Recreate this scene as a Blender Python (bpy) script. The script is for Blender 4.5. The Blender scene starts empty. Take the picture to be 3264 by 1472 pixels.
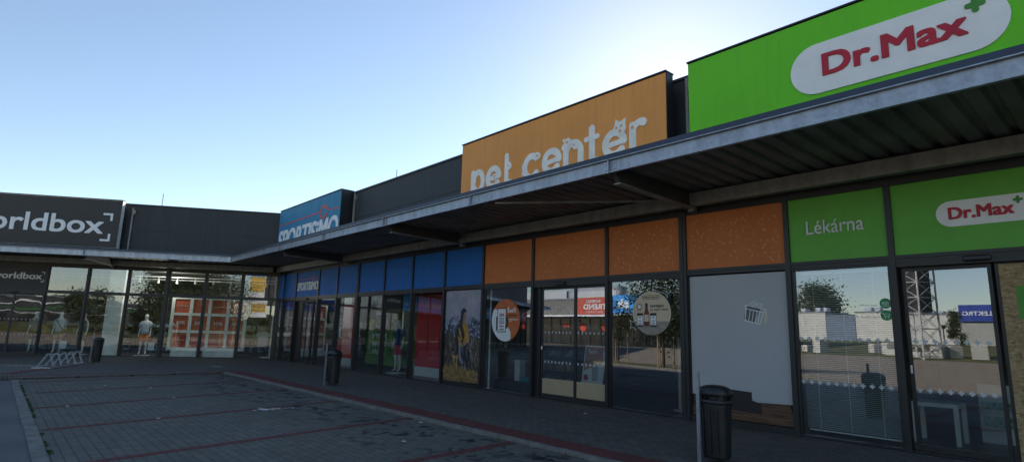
import bpy, bmesh, math, random
from mathutils import Matrix, Vector
random.seed(7)
S = bpy.context.scene
COL = S.collection
D = 9.878; XC = -27.49
ANG = math.radians(59.70)
DB = Vector((-math.cos(ANG), -math.sin(ANG), 0)); NB = Vector((math.sin(ANG), -math.cos(ANG), 0))
def frame(o, right, up, out):
    M = Matrix.Identity(4)
    for i, v in enumerate((right, up, out)):
        for k in range(3): M[k][i] = v[k]
    for k in range(3): M[k][3] = o[k]
    return M
FA = frame((0, D, 0), (1, 0, 0), (0, 0, 1), (0, -1, 0))          # long wing: u along the front, w up, n towards the car park
FB = frame((XC, D, 0), tuple(-DB), (0, 0, 1), tuple(NB))         # left wing: u = -distance from the inner corner
def yup(x, y, z=0, rot=0):                                        # local x right, y up, z towards viewer at angle rot
    c, s = math.cos(rot), math.sin(rot)
    return frame((x, y, z), (c, s, 0), (0, 0, 1), (s, -c, 0))
FW = frame((0, 0, 0), (1, 0, 0), (0, 1, 0), (0, 0, 1))            # plain world axes

# ------------------------------------------------------------------ materials
MATS = {}
def mat(name, col, rough=0.6, metal=0.0, var=0.12, vscale=3.0, bump=0.0, bscale=60.0, col2=None, spec=0.5, emit=None, streak=0.0):
    if name in MATS: return MATS[name]
    m = bpy.data.materials.new(name); m.use_nodes = True
    nt = m.node_tree; b = nt.nodes['Principled BSDF']
    tc = nt.nodes.new('ShaderNodeTexCoord')
    nz = nt.nodes.new('ShaderNodeTexNoise'); nz.inputs['Scale'].default_value = vscale; nz.inputs['Detail'].default_value = 6
    nt.links.new(tc.outputs['Object'], nz.inputs['Vector'])
    rp = nt.nodes.new('ShaderNodeValToRGB'); rp.color_ramp.elements[0].position = 0.3; rp.color_ramp.elements[1].position = 0.7
    c2 = col2 or tuple(min(1, c * (1 + var)) for c in col)
    rp.color_ramp.elements[0].color = (*[c * (1 - var) for c in col], 1); rp.color_ramp.elements[1].color = (*c2, 1)
    nt.links.new(nz.outputs['Fac'], rp.inputs['Fac']); nt.links.new(rp.outputs['Color'], b.inputs['Base Color'])
    if streak:                                                       # rain streaks and dust that run down the sheet
        mp = nt.nodes.new('ShaderNodeMapping'); mp.inputs['Scale'].default_value = (5.0, 0.35, 5.0); n3 = nt.nodes.new('ShaderNodeTexNoise'); n3.inputs['Scale'].default_value = 1.6; n3.inputs['Detail'].default_value = 7; n3.inputs['Roughness'].default_value = .65
        nt.links.new(tc.outputs['Object'], mp.inputs[0]); nt.links.new(mp.outputs[0], n3.inputs['Vector'])
        mr = nt.nodes.new('ShaderNodeMapRange'); mr.inputs[1].default_value = .48; mr.inputs[2].default_value = .75; mr.inputs[4].default_value = streak; nt.links.new(n3.outputs['Fac'], mr.inputs[0])
        mx = nt.nodes.new('ShaderNodeMix'); mx.data_type = 'RGBA'; nt.links.new(mr.outputs[0], mx.inputs[0]); nt.links.new(rp.outputs['Color'], mx.inputs[6]); mx.inputs[7].default_value = (.16, .15, .13, 1) if sum(col) > .2 else (.10, .105, .105, 1)
        nt.links.new(mx.outputs[2], b.inputs['Base Color'])
        rr = nt.nodes.new('ShaderNodeMapRange'); rr.inputs[3].default_value = rough - .08; rr.inputs[4].default_value = min(1, rough + .25); nt.links.new(n3.outputs['Fac'], rr.inputs[0])
    b.inputs['Roughness'].default_value = rough; b.inputs['Metallic'].default_value = metal
    if streak: nt.links.new(rr.outputs[0], b.inputs['Roughness'])
    b.inputs['Specular IOR Level'].default_value = spec
    if bump:
        n2 = nt.nodes.new('ShaderNodeTexNoise'); n2.inputs['Scale'].default_value = bscale; n2.inputs['Detail'].default_value = 4
        nt.links.new(tc.outputs['Object'], n2.inputs['Vector'])
        bp = nt.nodes.new('ShaderNodeBump'); bp.inputs['Strength'].default_value = bump; bp.inputs['Distance'].default_value = 0.01
        nt.links.new(n2.outputs['Fac'], bp.inputs['Height']); nt.links.new(bp.outputs['Normal'], b.inputs['Normal'])
    if emit:
        b.inputs['Emission Color'].default_value = (*emit[:3], 1); b.inputs['Emission Strength'].default_value = emit[3]
    MATS[name] = m; return m

def glass_mat(name='coated_glass', tint=(0.90, 0.93, 0.91), refl=0.24, wave=0.0):
    m = bpy.data.materials.new(name); m.use_nodes = True; nt = m.node_tree
    for n in list(nt.nodes): nt.nodes.remove(n)
    out = nt.nodes.new('ShaderNodeOutputMaterial'); mix = nt.nodes.new('ShaderNodeMixShader')
    tr = nt.nodes.new('ShaderNodeBsdfTransparent'); tr.inputs[0].default_value = (*tint, 1)
    gl = nt.nodes.new('ShaderNodeBsdfGlossy'); gl.inputs['Roughness'].default_value = 0.0; gl.inputs[0].default_value = (0.80, 0.87, 1, 1)
    fr = nt.nodes.new('ShaderNodeFresnel'); fr.inputs[0].default_value = 1.5
    ge = nt.nodes.new('ShaderNodeNewGeometry')
    a = nt.nodes.new('ShaderNodeMath'); a.operation = 'MULTIPLY_ADD'; a.inputs[1].default_value = 0.9; a.inputs[2].default_value = refl
    nt.links.new(fr.outputs[0], a.inputs[0])
    inv = nt.nodes.new('ShaderNodeMath'); inv.operation = 'SUBTRACT'; inv.inputs[0].default_value = 1
    nt.links.new(ge.outputs['Backfacing'], inv.inputs[1])
    mu = nt.nodes.new('ShaderNodeMath'); mu.operation = 'MULTIPLY'; mu.use_clamp = True
    nt.links.new(a.outputs[0], mu.inputs[0]); nt.links.new(inv.outputs[0], mu.inputs[1])
    if wave:
        tc = nt.nodes.new('ShaderNodeTexCoord'); nz = nt.nodes.new('ShaderNodeTexNoise'); nz.inputs['Scale'].default_value = 1.1; nz.inputs['Detail'].default_value = 1
        bp = nt.nodes.new('ShaderNodeBump'); bp.inputs['Distance'].default_value = wave; bp.inputs['Strength'].default_value = 1
        nt.links.new(tc.outputs['Object'], nz.inputs['Vector']); nt.links.new(nz.outputs['Fac'], bp.inputs['Height']); nt.links.new(bp.outputs['Normal'], gl.inputs['Normal'])
    nt.links.new(mu.outputs[0], mix.inputs[0]); nt.links.new(tr.outputs[0], mix.inputs[1]); nt.links.new(gl.outputs[0], mix.inputs[2])
    nt.links.new(mix.outputs[0], out.inputs[0]); MATS[name] = m; return m
GLASS = glass_mat('coated_glass', wave=0.00012)
GLASSB = glass_mat('coated_glass_old', wave=0.003, refl=.13)
GLASSC = glass_mat('coated_glass_clear', wave=0.00015, refl=.15)

def brick_mat(name, c1, c2, mortar, bw, bh, rot=0.0, rough=0.85, stains=None, msize=0.012, off=0.5, patch=0.35):
    m = bpy.data.materials.new(name); m.use_nodes = True; nt = m.node_tree; b = nt.nodes['Principled BSDF']
    tc = nt.nodes.new('ShaderNodeTexCoord'); mp = nt.nodes.new('ShaderNodeMapping'); mp.inputs['Rotation'].default_value[2] = rot
    nt.links.new(tc.outputs['Object'], mp.inputs['Vector'])
    br = nt.nodes.new('ShaderNodeTexBrick'); br.offset = off
    for k, v in (('Scale', 1.0), ('Mortar Size', msize), ('Mortar Smooth', 0.3), ('Brick Width', bw), ('Row Height', bh), ('Bias', 0.0)): br.inputs[k].default_value = v
    br.inputs['Color1'].default_value = (*c1, 1); br.inputs['Color2'].default_value = (*c2, 1); br.inputs['Mortar'].default_value = (*mortar, 1)
    nt.links.new(mp.outputs[0], br.inputs['Vector'])
    last = br.outputs['Color']
    def layer(scale, lo, hi, col, detail=5, dist=0.0, amt=1.0):
        nonlocal last
        nz = nt.nodes.new('ShaderNodeTexNoise'); nz.inputs['Scale'].default_value = scale; nz.inputs['Detail'].default_value = detail; nz.inputs['Distortion'].default_value = dist
        nt.links.new(tc.outputs['Object'], nz.inputs['Vector'])
        mr = nt.nodes.new('ShaderNodeMapRange'); mr.inputs[1].default_value = lo; mr.inputs[2].default_value = hi; mr.inputs[4].default_value = amt
        nt.links.new(nz.outputs['Fac'], mr.inputs[0])
        mx = nt.nodes.new('ShaderNodeMix'); mx.data_type = 'RGBA'; mx.blend_type = 'MIX'
        nt.links.new(mr.outputs[0], mx.inputs[0]); nt.links.new(last, mx.inputs[6]); mx.inputs[7].default_value = (*col, 1); last = mx.outputs[2]
        return mr, mx
    layer(0.45, 0.35, 0.75, tuple(c * 0.55 for c in c1), amt=patch * 1.6)
    layer(4.0, 0.45, 0.8, tuple(min(1, c * 1.5) for c in c1), amt=patch)
    layer(28.0, 0.55, 0.8, tuple(c * 0.4 for c in c1), amt=patch)
    if stains:                                                      # oil drips where the cars stop
        y0, y1, amt = stains
        mr, mx = layer(4.6, 0.535, 0.60, (0.008, 0.008, 0.009), detail=8, dist=0.6, amt=amt)
        sx = nt.nodes.new('ShaderNodeSeparateXYZ'); nt.links.new(tc.outputs['Object'], sx.inputs[0])
        g1 = nt.nodes.new('ShaderNodeMapRange'); g1.inputs[1].default_value = y0; g1.inputs[2].default_value = y0 + 0.9
        g2 = nt.nodes.new('ShaderNodeMapRange'); g2.inputs[1].default_value = y1; g2.inputs[2].default_value = y1 - 0.5
        nt.links.new(sx.outputs[1], g1.inputs[0]); nt.links.new(sx.outputs[1], g2.inputs[0])
        p1 = nt.nodes.new('ShaderNodeMath'); p1.operation = 'MULTIPLY'; p2 = nt.nodes.new('ShaderNodeMath'); p2.operation = 'MULTIPLY'
        nt.links.new(g1.outputs[0], p1.inputs[0]); nt.links.new(g2.outputs[0], p1.inputs[1]); nt.links.new(p1.outputs[0], p2.inputs[0]); nt.links.new(mr.outputs[0], p2.inputs[1])
        n5 = nt.nodes.new('ShaderNodeTexNoise'); n5.inputs['Scale'].default_value = .55; n5.inputs['Detail'].default_value = 2; nt.links.new(tc.outputs['Object'], n5.inputs['Vector'])
        g5 = nt.nodes.new('ShaderNodeMapRange'); g5.inputs[1].default_value = .36; g5.inputs[2].default_value = .50; nt.links.new(n5.outputs['Fac'], g5.inputs[0])
        p3 = nt.nodes.new('ShaderNodeMath'); p3.operation = 'MULTIPLY'; nt.links.new(p2.outputs[0], p3.inputs[0]); nt.links.new(g5.outputs[0], p3.inputs[1])
        nt.links.new(p3.outputs[0], mx.inputs[0])
    nt.links.new(last, b.inputs['Base Color']); b.inputs['Roughness'].default_value = rough; b.inputs['Specular IOR Level'].default_value = 0.35
    n2 = nt.nodes.new('ShaderNodeTexNoise'); n2.inputs['Scale'].default_value = 90; nt.links.new(tc.outputs['Object'], n2.inputs['Vector'])
    ad = nt.nodes.new('ShaderNodeMath'); ad.operation = 'MULTIPLY_ADD'; ad.inputs[1].default_value = -1.0
    nt.links.new(br.outputs['Fac'], ad.inputs[0]); nt.links.new(n2.outputs['Fac'], ad.inputs[2])
    bp = nt.nodes.new('ShaderNodeBump'); bp.inputs['Strength'].default_value = 0.6; bp.inputs['Distance'].default_value = 0.008
    nt.links.new(ad.outputs[0], bp.inputs['Height']); nt.links.new(bp.outputs['Normal'], b.inputs['Normal'])
    MATS[name] = m; return m

ANTH = mat('anthracite_frame', (0.017, 0.018, 0.021), 0.42, var=0.15)
CLAD = mat('anthracite_cladding', (0.021, 0.027, 0.034), 0.5, var=0.10, vscale=0.8, bump=0.12, bscale=25, streak=.35)
def galv_mat(name, c, rough=0.45, metal=0.75):
    m = bpy.data.materials.new(name); m.use_nodes = True; nt = m.node_tree; b = nt.nodes['Principled BSDF']
    tc = nt.nodes.new('ShaderNodeTexCoord'); vo = nt.nodes.new('ShaderNodeTexVoronoi'); vo.inputs['Scale'].default_value = 22
    nz = nt.nodes.new('ShaderNodeTexNoise'); nz.inputs['Scale'].default_value = 2.2; nz.inputs['Detail'].default_value = 7
    mp = nt.nodes.new('ShaderNodeMapping'); mp.inputs['Scale'].default_value = (2.5, 0.5, 1)
    nt.links.new(tc.outputs['Object'], vo.inputs['Vector']); nt.links.new(tc.outputs['Object'], mp.inputs[0]); nt.links.new(mp.outputs[0], nz.inputs['Vector'])
    ad = nt.nodes.new('ShaderNodeMath'); ad.operation = 'MULTIPLY_ADD'; ad.inputs[1].default_value = 0.18
    sx = nt.nodes.new('ShaderNodeSeparateColor'); nt.links.new(vo.outputs['Color'], sx.inputs[0]); nt.links.new(sx.outputs[0], ad.inputs[0]); nt.links.new(nz.outputs['Fac'], ad.inputs[2])
    rp = nt.nodes.new('ShaderNodeValToRGB'); e = rp.color_ramp.elements; e[0].position = 0.38; e[1].position = 0.72
    e[0].color = (*[x * 0.68 for x in c], 1); e[1].color = (*c, 1)
    nt.links.new(ad.outputs[0], rp.inputs[0]); nt.links.new(rp.outputs[0], b.inputs['Base Color'])
    b.inputs['Roughness'].default_value = rough; b.inputs['Metallic'].default_value = metal; MATS[name] = m; return m
GALV = galv_mat('galvanised_steel', (0.40, 0.435, 0.50))
GALVD = galv_mat('dull_galvanised_steel', (0.34, 0.34, 0.31), 0.6, 0.4)
FLASH = mat('dark_flashing', (0.035, 0.05, 0.085), 0.4, 0.2)
BLACKP = mat('black_plastic', (0.016, 0.018, 0.021), 0.42, var=0.3, vscale=9, bump=0.1)
WHITE = mat('white_paint', (0.74, 0.75, 0.76), 0.5, var=0.05)
LETW = mat('white_lettering', (0.84, 0.84, 0.84), 0.5, var=0.05)

# ------------------------------------------------------------------ mesh building
class MB:
    def __init__(s): s.v = []; s.f = []
    def box(s, u0, u1, w0, w1, n0, n1):
        b = len(s.v); s.v += [(u0, w0, n0), (u1, w0, n0), (u1, w1, n0), (u0, w1, n0), (u0, w0, n1), (u1, w0, n1), (u1, w1, n1), (u0, w1, n1)]
        s.f += [tuple(b + i for i in q) for q in ((3, 2, 1, 0), (4, 5, 6, 7), (0, 1, 5, 4), (1, 2, 6, 5), (2, 3, 7, 6), (3, 0, 4, 7))]; return s
    def poly(s, pts, n0, n1):
        a = sum(pts[i][0] * pts[(i + 1) % len(pts)][1] - pts[(i + 1) % len(pts)][0] * pts[i][1] for i in range(len(pts)))
        if a < 0: pts = pts[::-1]
        b = len(s.v); k = len(pts)
        s.v += [(p[0], p[1], n0) for p in pts] + [(p[0], p[1], n1) for p in pts]
        s.f.append(tuple(b + i for i in range(k))[::-1]); s.f.append(tuple(b + k + i for i in range(k)))
        s.f += [(b + i, b + (i + 1) % k, b + k + (i + 1) % k, b + k + i) for i in range(k)]; return s
    def disc(s, u, w, r, n0, n1, seg=32, ry=None, a0=0):
        ry = ry or r
        return s.poly([(u + r * math.cos(a0 + 2 * math.pi * i / seg), w + ry * math.sin(a0 + 2 * math.pi * i / seg)) for i in range(seg)], n0, n1)
    def ring(s, u, w, r0, r1, n0, n1, a0=0, a1=2 * math.pi, seg=28, sy=1.0):
        full = abs(a1 - a0) > 6.28
        for i in range(seg):
            p, q = a0 + (a1 - a0) * i / seg, a0 + (a1 - a0) * (i + 1) / seg
            s.poly([(u + r0 * math.cos(p), w + sy * r0 * math.sin(p)), (u + r1 * math.cos(p), w + sy * r1 * math.sin(p)), (u + r1 * math.cos(q), w + sy * r1 * math.sin(q)), (u + r0 * math.cos(q), w + sy * r0 * math.sin(q))], n0, n1)
        return s
    def stroke(s, pts, wd, n0, n1, cap=True):      # flat pen stroke with round joints; every piece a hair deeper than the last
        d = 0.0
        for (a, b) in zip(pts, pts[1:]):
            dx, dy = b[0] - a[0], b[1] - a[1]; L = math.hypot(dx, dy) or 1
            px, py = -dy / L * wd / 2, dx / L * wd / 2; d += 0.00013
            s.poly([(a[0] + px, a[1] + py), (a[0] - px, a[1] - py), (b[0] - px, b[1] - py), (b[0] + px, b[1] + py)], n0, n1 + d)
        for p in (pts if cap else pts[1:-1]): d += 0.00013; s.disc(p[0], p[1], wd / 2, n0, n1 + d, 14)
        return s
    def tube(s, pts, r, seg=8, cap=True):
        pts = [Vector(p) for p in pts]; rr = r if isinstance(r, (list, tuple)) else [r] * len(pts)
        prev = None; b0 = len(s.v)
        for i, p in enumerate(pts):
            t = (pts[min(i + 1, len(pts) - 1)] - pts[max(i - 1, 0)]).normalized()
            if prev is None:
                a = Vector((0, 0, 1)) if abs(t.z) < 0.9 else Vector((1, 0, 0)); x = t.cross(a).normalized()
            else: x = (prev - t * prev.dot(t)).normalized()
            prev = x; y = t.cross(x)
            for k in range(seg):
                an = 2 * math.pi * k / seg; s.v.append(tuple(p + (x * math.cos(an) + y * math.sin(an)) * rr[i]))
        for i in range(len(pts) - 1):
            for k in range(seg):
                a, b = b0 + i * seg + k, b0 + i * seg + (k + 1) % seg; s.f.append((a, b, b + seg, a + seg))
        if cap:
            s.f.append(tuple(b0 + k for k in range(seg))[::-1]); s.f.append(tuple(b0 + (len(pts) - 1) * seg + k for k in range(seg)))
        return s
    def loft(s, rings, seg=16, cap=True, power=2.0):   # rings: (cx, cy, cz, rx, rz) stacked along y (up)
        b0 = len(s.v)
        for (cx, cy, cz, rx, rz) in rings:
            for k in range(seg):
                an = 2 * math.pi * k / seg; c, q = math.cos(an), math.sin(an)
                s.v.append((cx + rx * math.copysign(abs(c) ** (2 / power), c), cy, cz - rz * math.copysign(abs(q) ** (2 / power), q)))
        for i in range(len(rings) - 1):
            for k in range(seg):
                a, b = b0 + i * seg + k, b0 + i * seg + (k + 1) % seg; s.f.append((a, b, b + seg, a + seg))
        if cap:
            s.f.append(tuple(b0 + k for k in range(seg))[::-1]); s.f.append(tuple(b0 + (len(rings) - 1) * seg + k for k in range(seg)))
        return s
    def quad(s, *p): b = len(s.v); s.v += [tuple(x) for x in p]; s.f.append(tuple(range(b, b + len(p)))); return s
ROOT = {}
def setp(o, label=None, cat=None, group=None, kind=None):
    for k, v in (('label', label), ('category', cat), ('group', group), ('kind', kind)):
        if v: o[k] = v
    return o
def thing(name, F, base, label, cat, group=None, kind=None):
    o = bpy.data.objects.new(name, None); o.empty_display_size = 0.2; COL.objects.link(o)
    M = F @ Matrix.Translation(base); o.matrix_world = M; ROOT[o.name] = M
    return setp(o, label, cat, group, kind)
def root_of(o):
    while o.parent: o = o.parent
    return ROOT[o.name]
def make(mb, name, m, parent=None, F=FA, base=None, smooth=False, bevel=0, **tags):
    if parent is not None: M = root_of(parent)
    else:
        if base is None:
            us = [v[0] for v in mb.v]; ns = [v[2] for v in mb.v]; ws = [v[1] for v in mb.v]
            base = ((min(us) + max(us)) / 2, (min(ws) if F is not FW else (min(ws) + max(ws)) / 2), (min(ns) + max(ns)) / 2 if F is not FW else min(ns))
        M = F @ Matrix.Translation(base)
    T = M.inverted() @ F
    me = bpy.data.meshes.new(name); me.from_pydata([T @ Vector(v) for v in mb.v], [], mb.f); me.update()
    me.materials.append(m)
    if smooth:
        me.polygons.foreach_set('use_smooth', [True] * len(me.polygons))
    o = bpy.data.objects.new(name, me); COL.objects.link(o)
    if parent is not None: o.parent = parent
    else: o.matrix_world = M; ROOT[o.name] = M
    if bevel:
        b = o.modifiers.new('bevel', 'BEVEL'); b.width = bevel; b.segments = 2; b.limit_method = 'ANGLE'
    return setp(o, **tags)
def text_mb(body, u0, u1, w0, w1, n0, n1, bold=0.0, shear=0.0, space=1.0, keep=False):
    cu = bpy.data.curves.new('t', 'FONT'); cu.body = body; cu.size = 1; cu.extrude = 0.5; cu.shear = shear; cu.space_character = space; cu.resolution_u = 4
    ob = bpy.data.objects.new('t', cu); COL.objects.link(ob)
    dg = bpy.context.evaluated_depsgraph_get(); me = bpy.data.meshes.new_from_object(ob.evaluated_get(dg))
    vs = [v.co.copy() for v in me.vertices]; fs = [tuple(p.vertices) for p in me.polygons]
    bpy.data.objects.remove(ob); bpy.data.curves.remove(cu); bpy.data.meshes.remove(me)
    x0, x1 = min(v.x for v in vs), max(v.x for v in vs); y0, y1 = min(v.y for v in vs), max(v.y for v in vs)
    mb = MB(); sy = (w1 - w0) / (y1 - y0); sx = (u1 - u0) / (x1 - x0)
    if keep: sx = sy
    if not bold:
        mb.v = [(u0 + (v.x - x0) * sx, w0 + (v.y - y0) * sy, n0 + (v.z + 0.5) * (n1 - n0)) for v in vs]; mb.f = fs; return mb
    b = bold * sy; bx = b * .9; bw, bh = u1 - u0, w1 - w0; k = 0     # heavier weight: the outline struck several times, each a hair deeper
    for (dx, dy) in ((-1, -1), (1, -1), (-1, 1), (1, 1), (0, -1), (0, 1), (-1, 0), (1, 0), (0, 0)):
        k0 = len(mb.v); k += 1; d = k * .00025
        mb.v += [(u0 + bx + (v.x - x0) / (x1 - x0) * (bw - 2 * bx) + dx * bx, w0 + b + (v.y - y0) / (y1 - y0) * (bh - 2 * b) + dy * b * .6, n0 + (v.z + 0.5) * (n1 - n0 + d)) for v in vs]
        mb.f += [tuple(i + k0 for i in f) for f in fs]
    return mb
def copy_tree(o, parent=None):
    c = o.copy(); COL.objects.link(c); c.parent = parent
    for ch in [x for x in o.children]: copy_tree(ch, c)
    return c

# ------------------------------------------------------------------ ground
UP = lambda x, y: (x * 1.0333, y * 1.0333)          # a point measured on the pavement level, moved down to the car park level
LOTZ = -0.05
asph = bpy.data.materials.new('asphalt'); asph.use_nodes = True
def _asph():
    nt = asph.node_tree; b = nt.nodes['Principled BSDF']; tc = nt.nodes.new('ShaderNodeTexCoord')
    n1 = nt.nodes.new('ShaderNodeTexNoise'); n1.inputs['Scale'].default_value = 0.35; n1.inputs['Detail'].default_value = 8
    n2 = nt.nodes.new('ShaderNodeTexNoise'); n2.inputs['Scale'].default_value = 120; n2.inputs['Detail'].default_value = 3
    for n in (n1, n2): nt.links.new(tc.outputs['Object'], n.inputs['Vector'])
    ad = nt.nodes.new('ShaderNodeMath'); ad.operation = 'MULTIPLY_ADD'; ad.inputs[1].default_value = 0.7
    nt.links.new(n2.outputs['Fac'], ad.inputs[0]); nt.links.new(n1.outputs['Fac'], ad.inputs[2])
    rp = nt.nodes.new('ShaderNodeValToRGB'); e = rp.color_ramp.elements; e[0].position = 0.55; e[1].position = 1.15
    e[0].color = (0.045, 0.052, 0.055, 1); e[1].color = (0.15, 0.15, 0.145, 1)
    nt.links.new(ad.outputs[0], rp.inputs[0]); nt.links.new(rp.outputs[0], b.inputs['Base Color']); b.inputs['Roughness'].default_value = 0.85
    bp = nt.nodes.new('ShaderNodeBump'); bp.inputs['Strength'].default_value = 0.5; bp.inputs['Distance'].default_value = 0.006
    nt.links.new(n2.outputs['Fac'], bp.inputs['Height']); nt.links.new(bp.outputs['Normal'], b.inputs['Normal'])
_asph()
LOTM = brick_mat('grey_block_paving', (0.162, 0.158, 0.132), (0.125, 0.124, 0.106), (0.062, 0.062, 0.054), 0.22, 0.118, stains=(3.6, 6.0, 0.97), msize=0.009)
WALKM = brick_mat('pavement_blocks', (0.140, 0.135, 0.118), (0.100, 0.098, 0.087), (0.030, 0.03, 0.028), 0.2, 0.1, msize=0.008)
WALKL = brick_mat('car_park_blocks_pale', (0.17, 0.17, 0.16), (0.14, 0.142, 0.135), (0.06, 0.06, 0.055), 0.2, 0.1, rot=ANG, msize=0.008)
REDM = brick_mat('red_blocks', (0.185, 0.050, 0.043), (0.145, 0.042, 0.038), (0.05, 0.03, 0.03), 0.2, 0.1, msize=0.01)
KERBM = mat('kerb_concrete', (0.175, 0.17, 0.155), 0.85, var=0.3, vscale=5, bump=0.4)
g = MB(); g.quad((-600, -700, LOTZ - .012), (600, -700, LOTZ - .012), (600, 300, LOTZ - .012), (-600, 300, LOTZ - .012))
make(g, 'asphalt_ground', asph, F=FW, base=(0, 0, 0), kind='structure', label='grey asphalt lane and surrounding ground')
g = MB().poly([UP(-19.85, .66), UP(25, .66), (25, 6.0), (-21.2, 6.0)], LOTZ - .01, LOTZ)
make(g, 'parking_lot', LOTM, F=FW, base=(0, 0, 0), kind='structure', label='grey block paved parking bays with dark oil stains')
def PB(s, n): p = Vector((XC, D, 0)) + DB * s + NB * n; return (p.x, p.y)
g = MB().poly([PB(5.45, 6.2), PB(60, 6.2), PB(60, 13), PB(5.45, 13)], LOTZ - .01, LOTZ - .002)
make(g, 'side_parking', WALKL, F=FW, base=(0, 0, 0), kind='structure', label='paler paved bays before the left wing')
SW = [(30, 5.82), (-20.32, 5.82), (-19.86, .35), (-21.5, .36), PB(5.3, 6.3), PB(60, 6.3), PB(60, 0), (XC, D), (30, D)]
SWin = SW
make(MB().poly(SW, -0.4, 0.0), 'pavement', WALKM, F=FW, base=(0, 0, 0), kind='structure', label='dark grey block pavement along the shop fronts')
def strip(p, q, o0, o1, z0, z1, mb):   # band to the left side of p->q
    d = Vector((q[0] - p[0], q[1] - p[1])); d.normalize(); n = Vector((-d.y, d.x))
    mb.poly([(p[0] + n.x * o0, p[1] + n.y * o0), (q[0] + n.x * o0, q[1] + n.y * o0), (q[0] + n.x * o1, q[1] + n.y * o1), (p[0] + n.x * o1, p[1] + n.y * o1)], z0, z1)
# kerb stones, one metre each, slightly out of line
kb = MB()
def kerbline(p, q, mb, top=0.004, wd=0.14, L=1.0, side=0.0):
    d = Vector((q[0] - p[0], q[1] - p[1])); T = d.length; d.normalize(); n = Vector((-d.y, d.x)); k = 0.0
    while k < T - 0.05:
        e = min(k + L - .012, T); j = random.uniform(-.006, .006) + side; t = top + random.uniform(-.003, .004)
        mb.poly([(p[0] + d.x * a + n.x * b, p[1] + d.y * a + n.y * b) for a, b in ((k, j), (e, j), (e, j + wd), (k, j + wd))], -0.25, t); k += L
kerbline((-20.34, 5.80), (30, 5.80), kb, wd=.10)
kerbline((-20.02, .52), (-20.46, 5.80), kb, side=-.14 + .14)
kerbline(PB(5.3, 6.16), PB(40, 6.16), kb, side=0)
make(kb, 'kerb', KERBM, F=FW, base=(0, 0, 0), kind='structure', bevel=.01, label='pale concrete kerb between bays and pavement')
kb = MB(); x0, y0 = UP(-19.7, .54); kerbline((x0, y0), (25, y0 - .05), kb, top=LOTZ + .006, wd=.15)
make(kb, 'flush_kerb', KERBM, F=FW, base=(0, 0, 0), kind='structure', label='flush concrete kerb between asphalt lane and parking bays')
rb = MB(); strip((-20.3, 5.905), (30, 5.905), 0, .42, -.1, .005, rb)
strip((-20.16, .36), (-20.62, 6.2), 0, .26, -.1, .0065, rb)
strip((-21.5, .36), PB(5.3, 6.3), -.32, 0, -.1, .005, rb)
make(rb, 'red_band', REDM, F=FW, base=(0, 0, 0), kind='structure', label='band of red paving blocks along the kerb')
rb = MB()
for (a, b) in (((-15.68, .86), (-16.87, 5.62)), ((-13.04, .75), (-14.27, 5.62)), ((-10.44, .72), (-11.60, 5.62)), ((-7.80, .72), (-8.80, 5.62)), ((-5.62, .72), (-6.16, 5.62)), ((-3.1, .72), (-3.5, 5.62)), ((-0.5, .72), (-0.8, 5.62)), ((2.1, .72), (1.9, 5.62)), ((-18.4, .72), (-19.4, 5.5))):
    strip(UP(*a), UP(*b), -.075, .075, LOTZ - .01, LOTZ + .004, rb)
make(rb, 'bay_lines', REDM, F=FW, base=(0, 0, 0), kind='structure', label='thin red block lines dividing the parking bays')
LITM = brick_mat('sunlit_tone_paving', (.44, .35, .25), (.38, .30, .21), (.22, .17, .12), 0.4, 0.2, msize=.01)  # lighter, warmer copy of the ground, its sunlit look put into the colour
g = MB().poly([(-75, -46), (-5, -46.8), (-5, -28), (60, -28), (60, -4.5), (-24, -4.5), (-48, -40)], LOTZ - .02, LOTZ - .006)
make(g, 'far_car_park', LITM, F=FW, base=(0, 0, 0), kind='structure', label='sunlit beige car park paving behind the camera, seen in the glass')
GRASSM = mat('dry_grass', (0.10, 0.12, 0.022), 0.9, var=0.5, vscale=0.5, col2=(0.20, 0.18, 0.05), bump=1.0, bscale=6)
GP = [(-47, LOTZ - .02), (-47.6, .02), (-56, .35), (-75, .95), (-100, 1.45), (-135, 1.7)]
def gz(y, s=0): 
    P_ = GP if not s else GP2
    for (ya, za), (yb, zb) in zip(P_, P_[1:]):
        if yb <= y <= ya: return za + (zb - za) * (ya - y) / (ya - yb)
    return LOTZ
GP2 = [(-27, LOTZ - .02), (-27.6, .02), (-36, .4), (-55, 1.0), (-100, 1.5), (-135, 1.7)]
g = MB()
for (ya, za), (yb, zb) in zip(GP, GP[1:]): g.quad((-150 if yb < -75 else -62 if yb < -70 else -35, yb, zb), (-5, yb, zb), (-5, ya, za), (-150 if ya < -75 else -62 if ya < -70 else -35, ya, za))
for (ya, za), (yb, zb) in zip(GP2, GP2[1:]): g.quad((-4.99, yb, zb), (120, yb, zb), (120, ya, za), (-4.99, ya, za))
g.quad((-4.995, -27, LOTZ - .03), (-4.995, -135, LOTZ - .03), (-4.995, -135, 1.7), (-4.995, -100, 1.5), (-4.995, -55, 1.0), (-4.995, -36, .4))
make(g, 'grass_strip', GRASSM, F=FW, base=(0, 0, 0), kind='structure', label='dry grass rising gently across the car park, seen in the glass')
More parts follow.
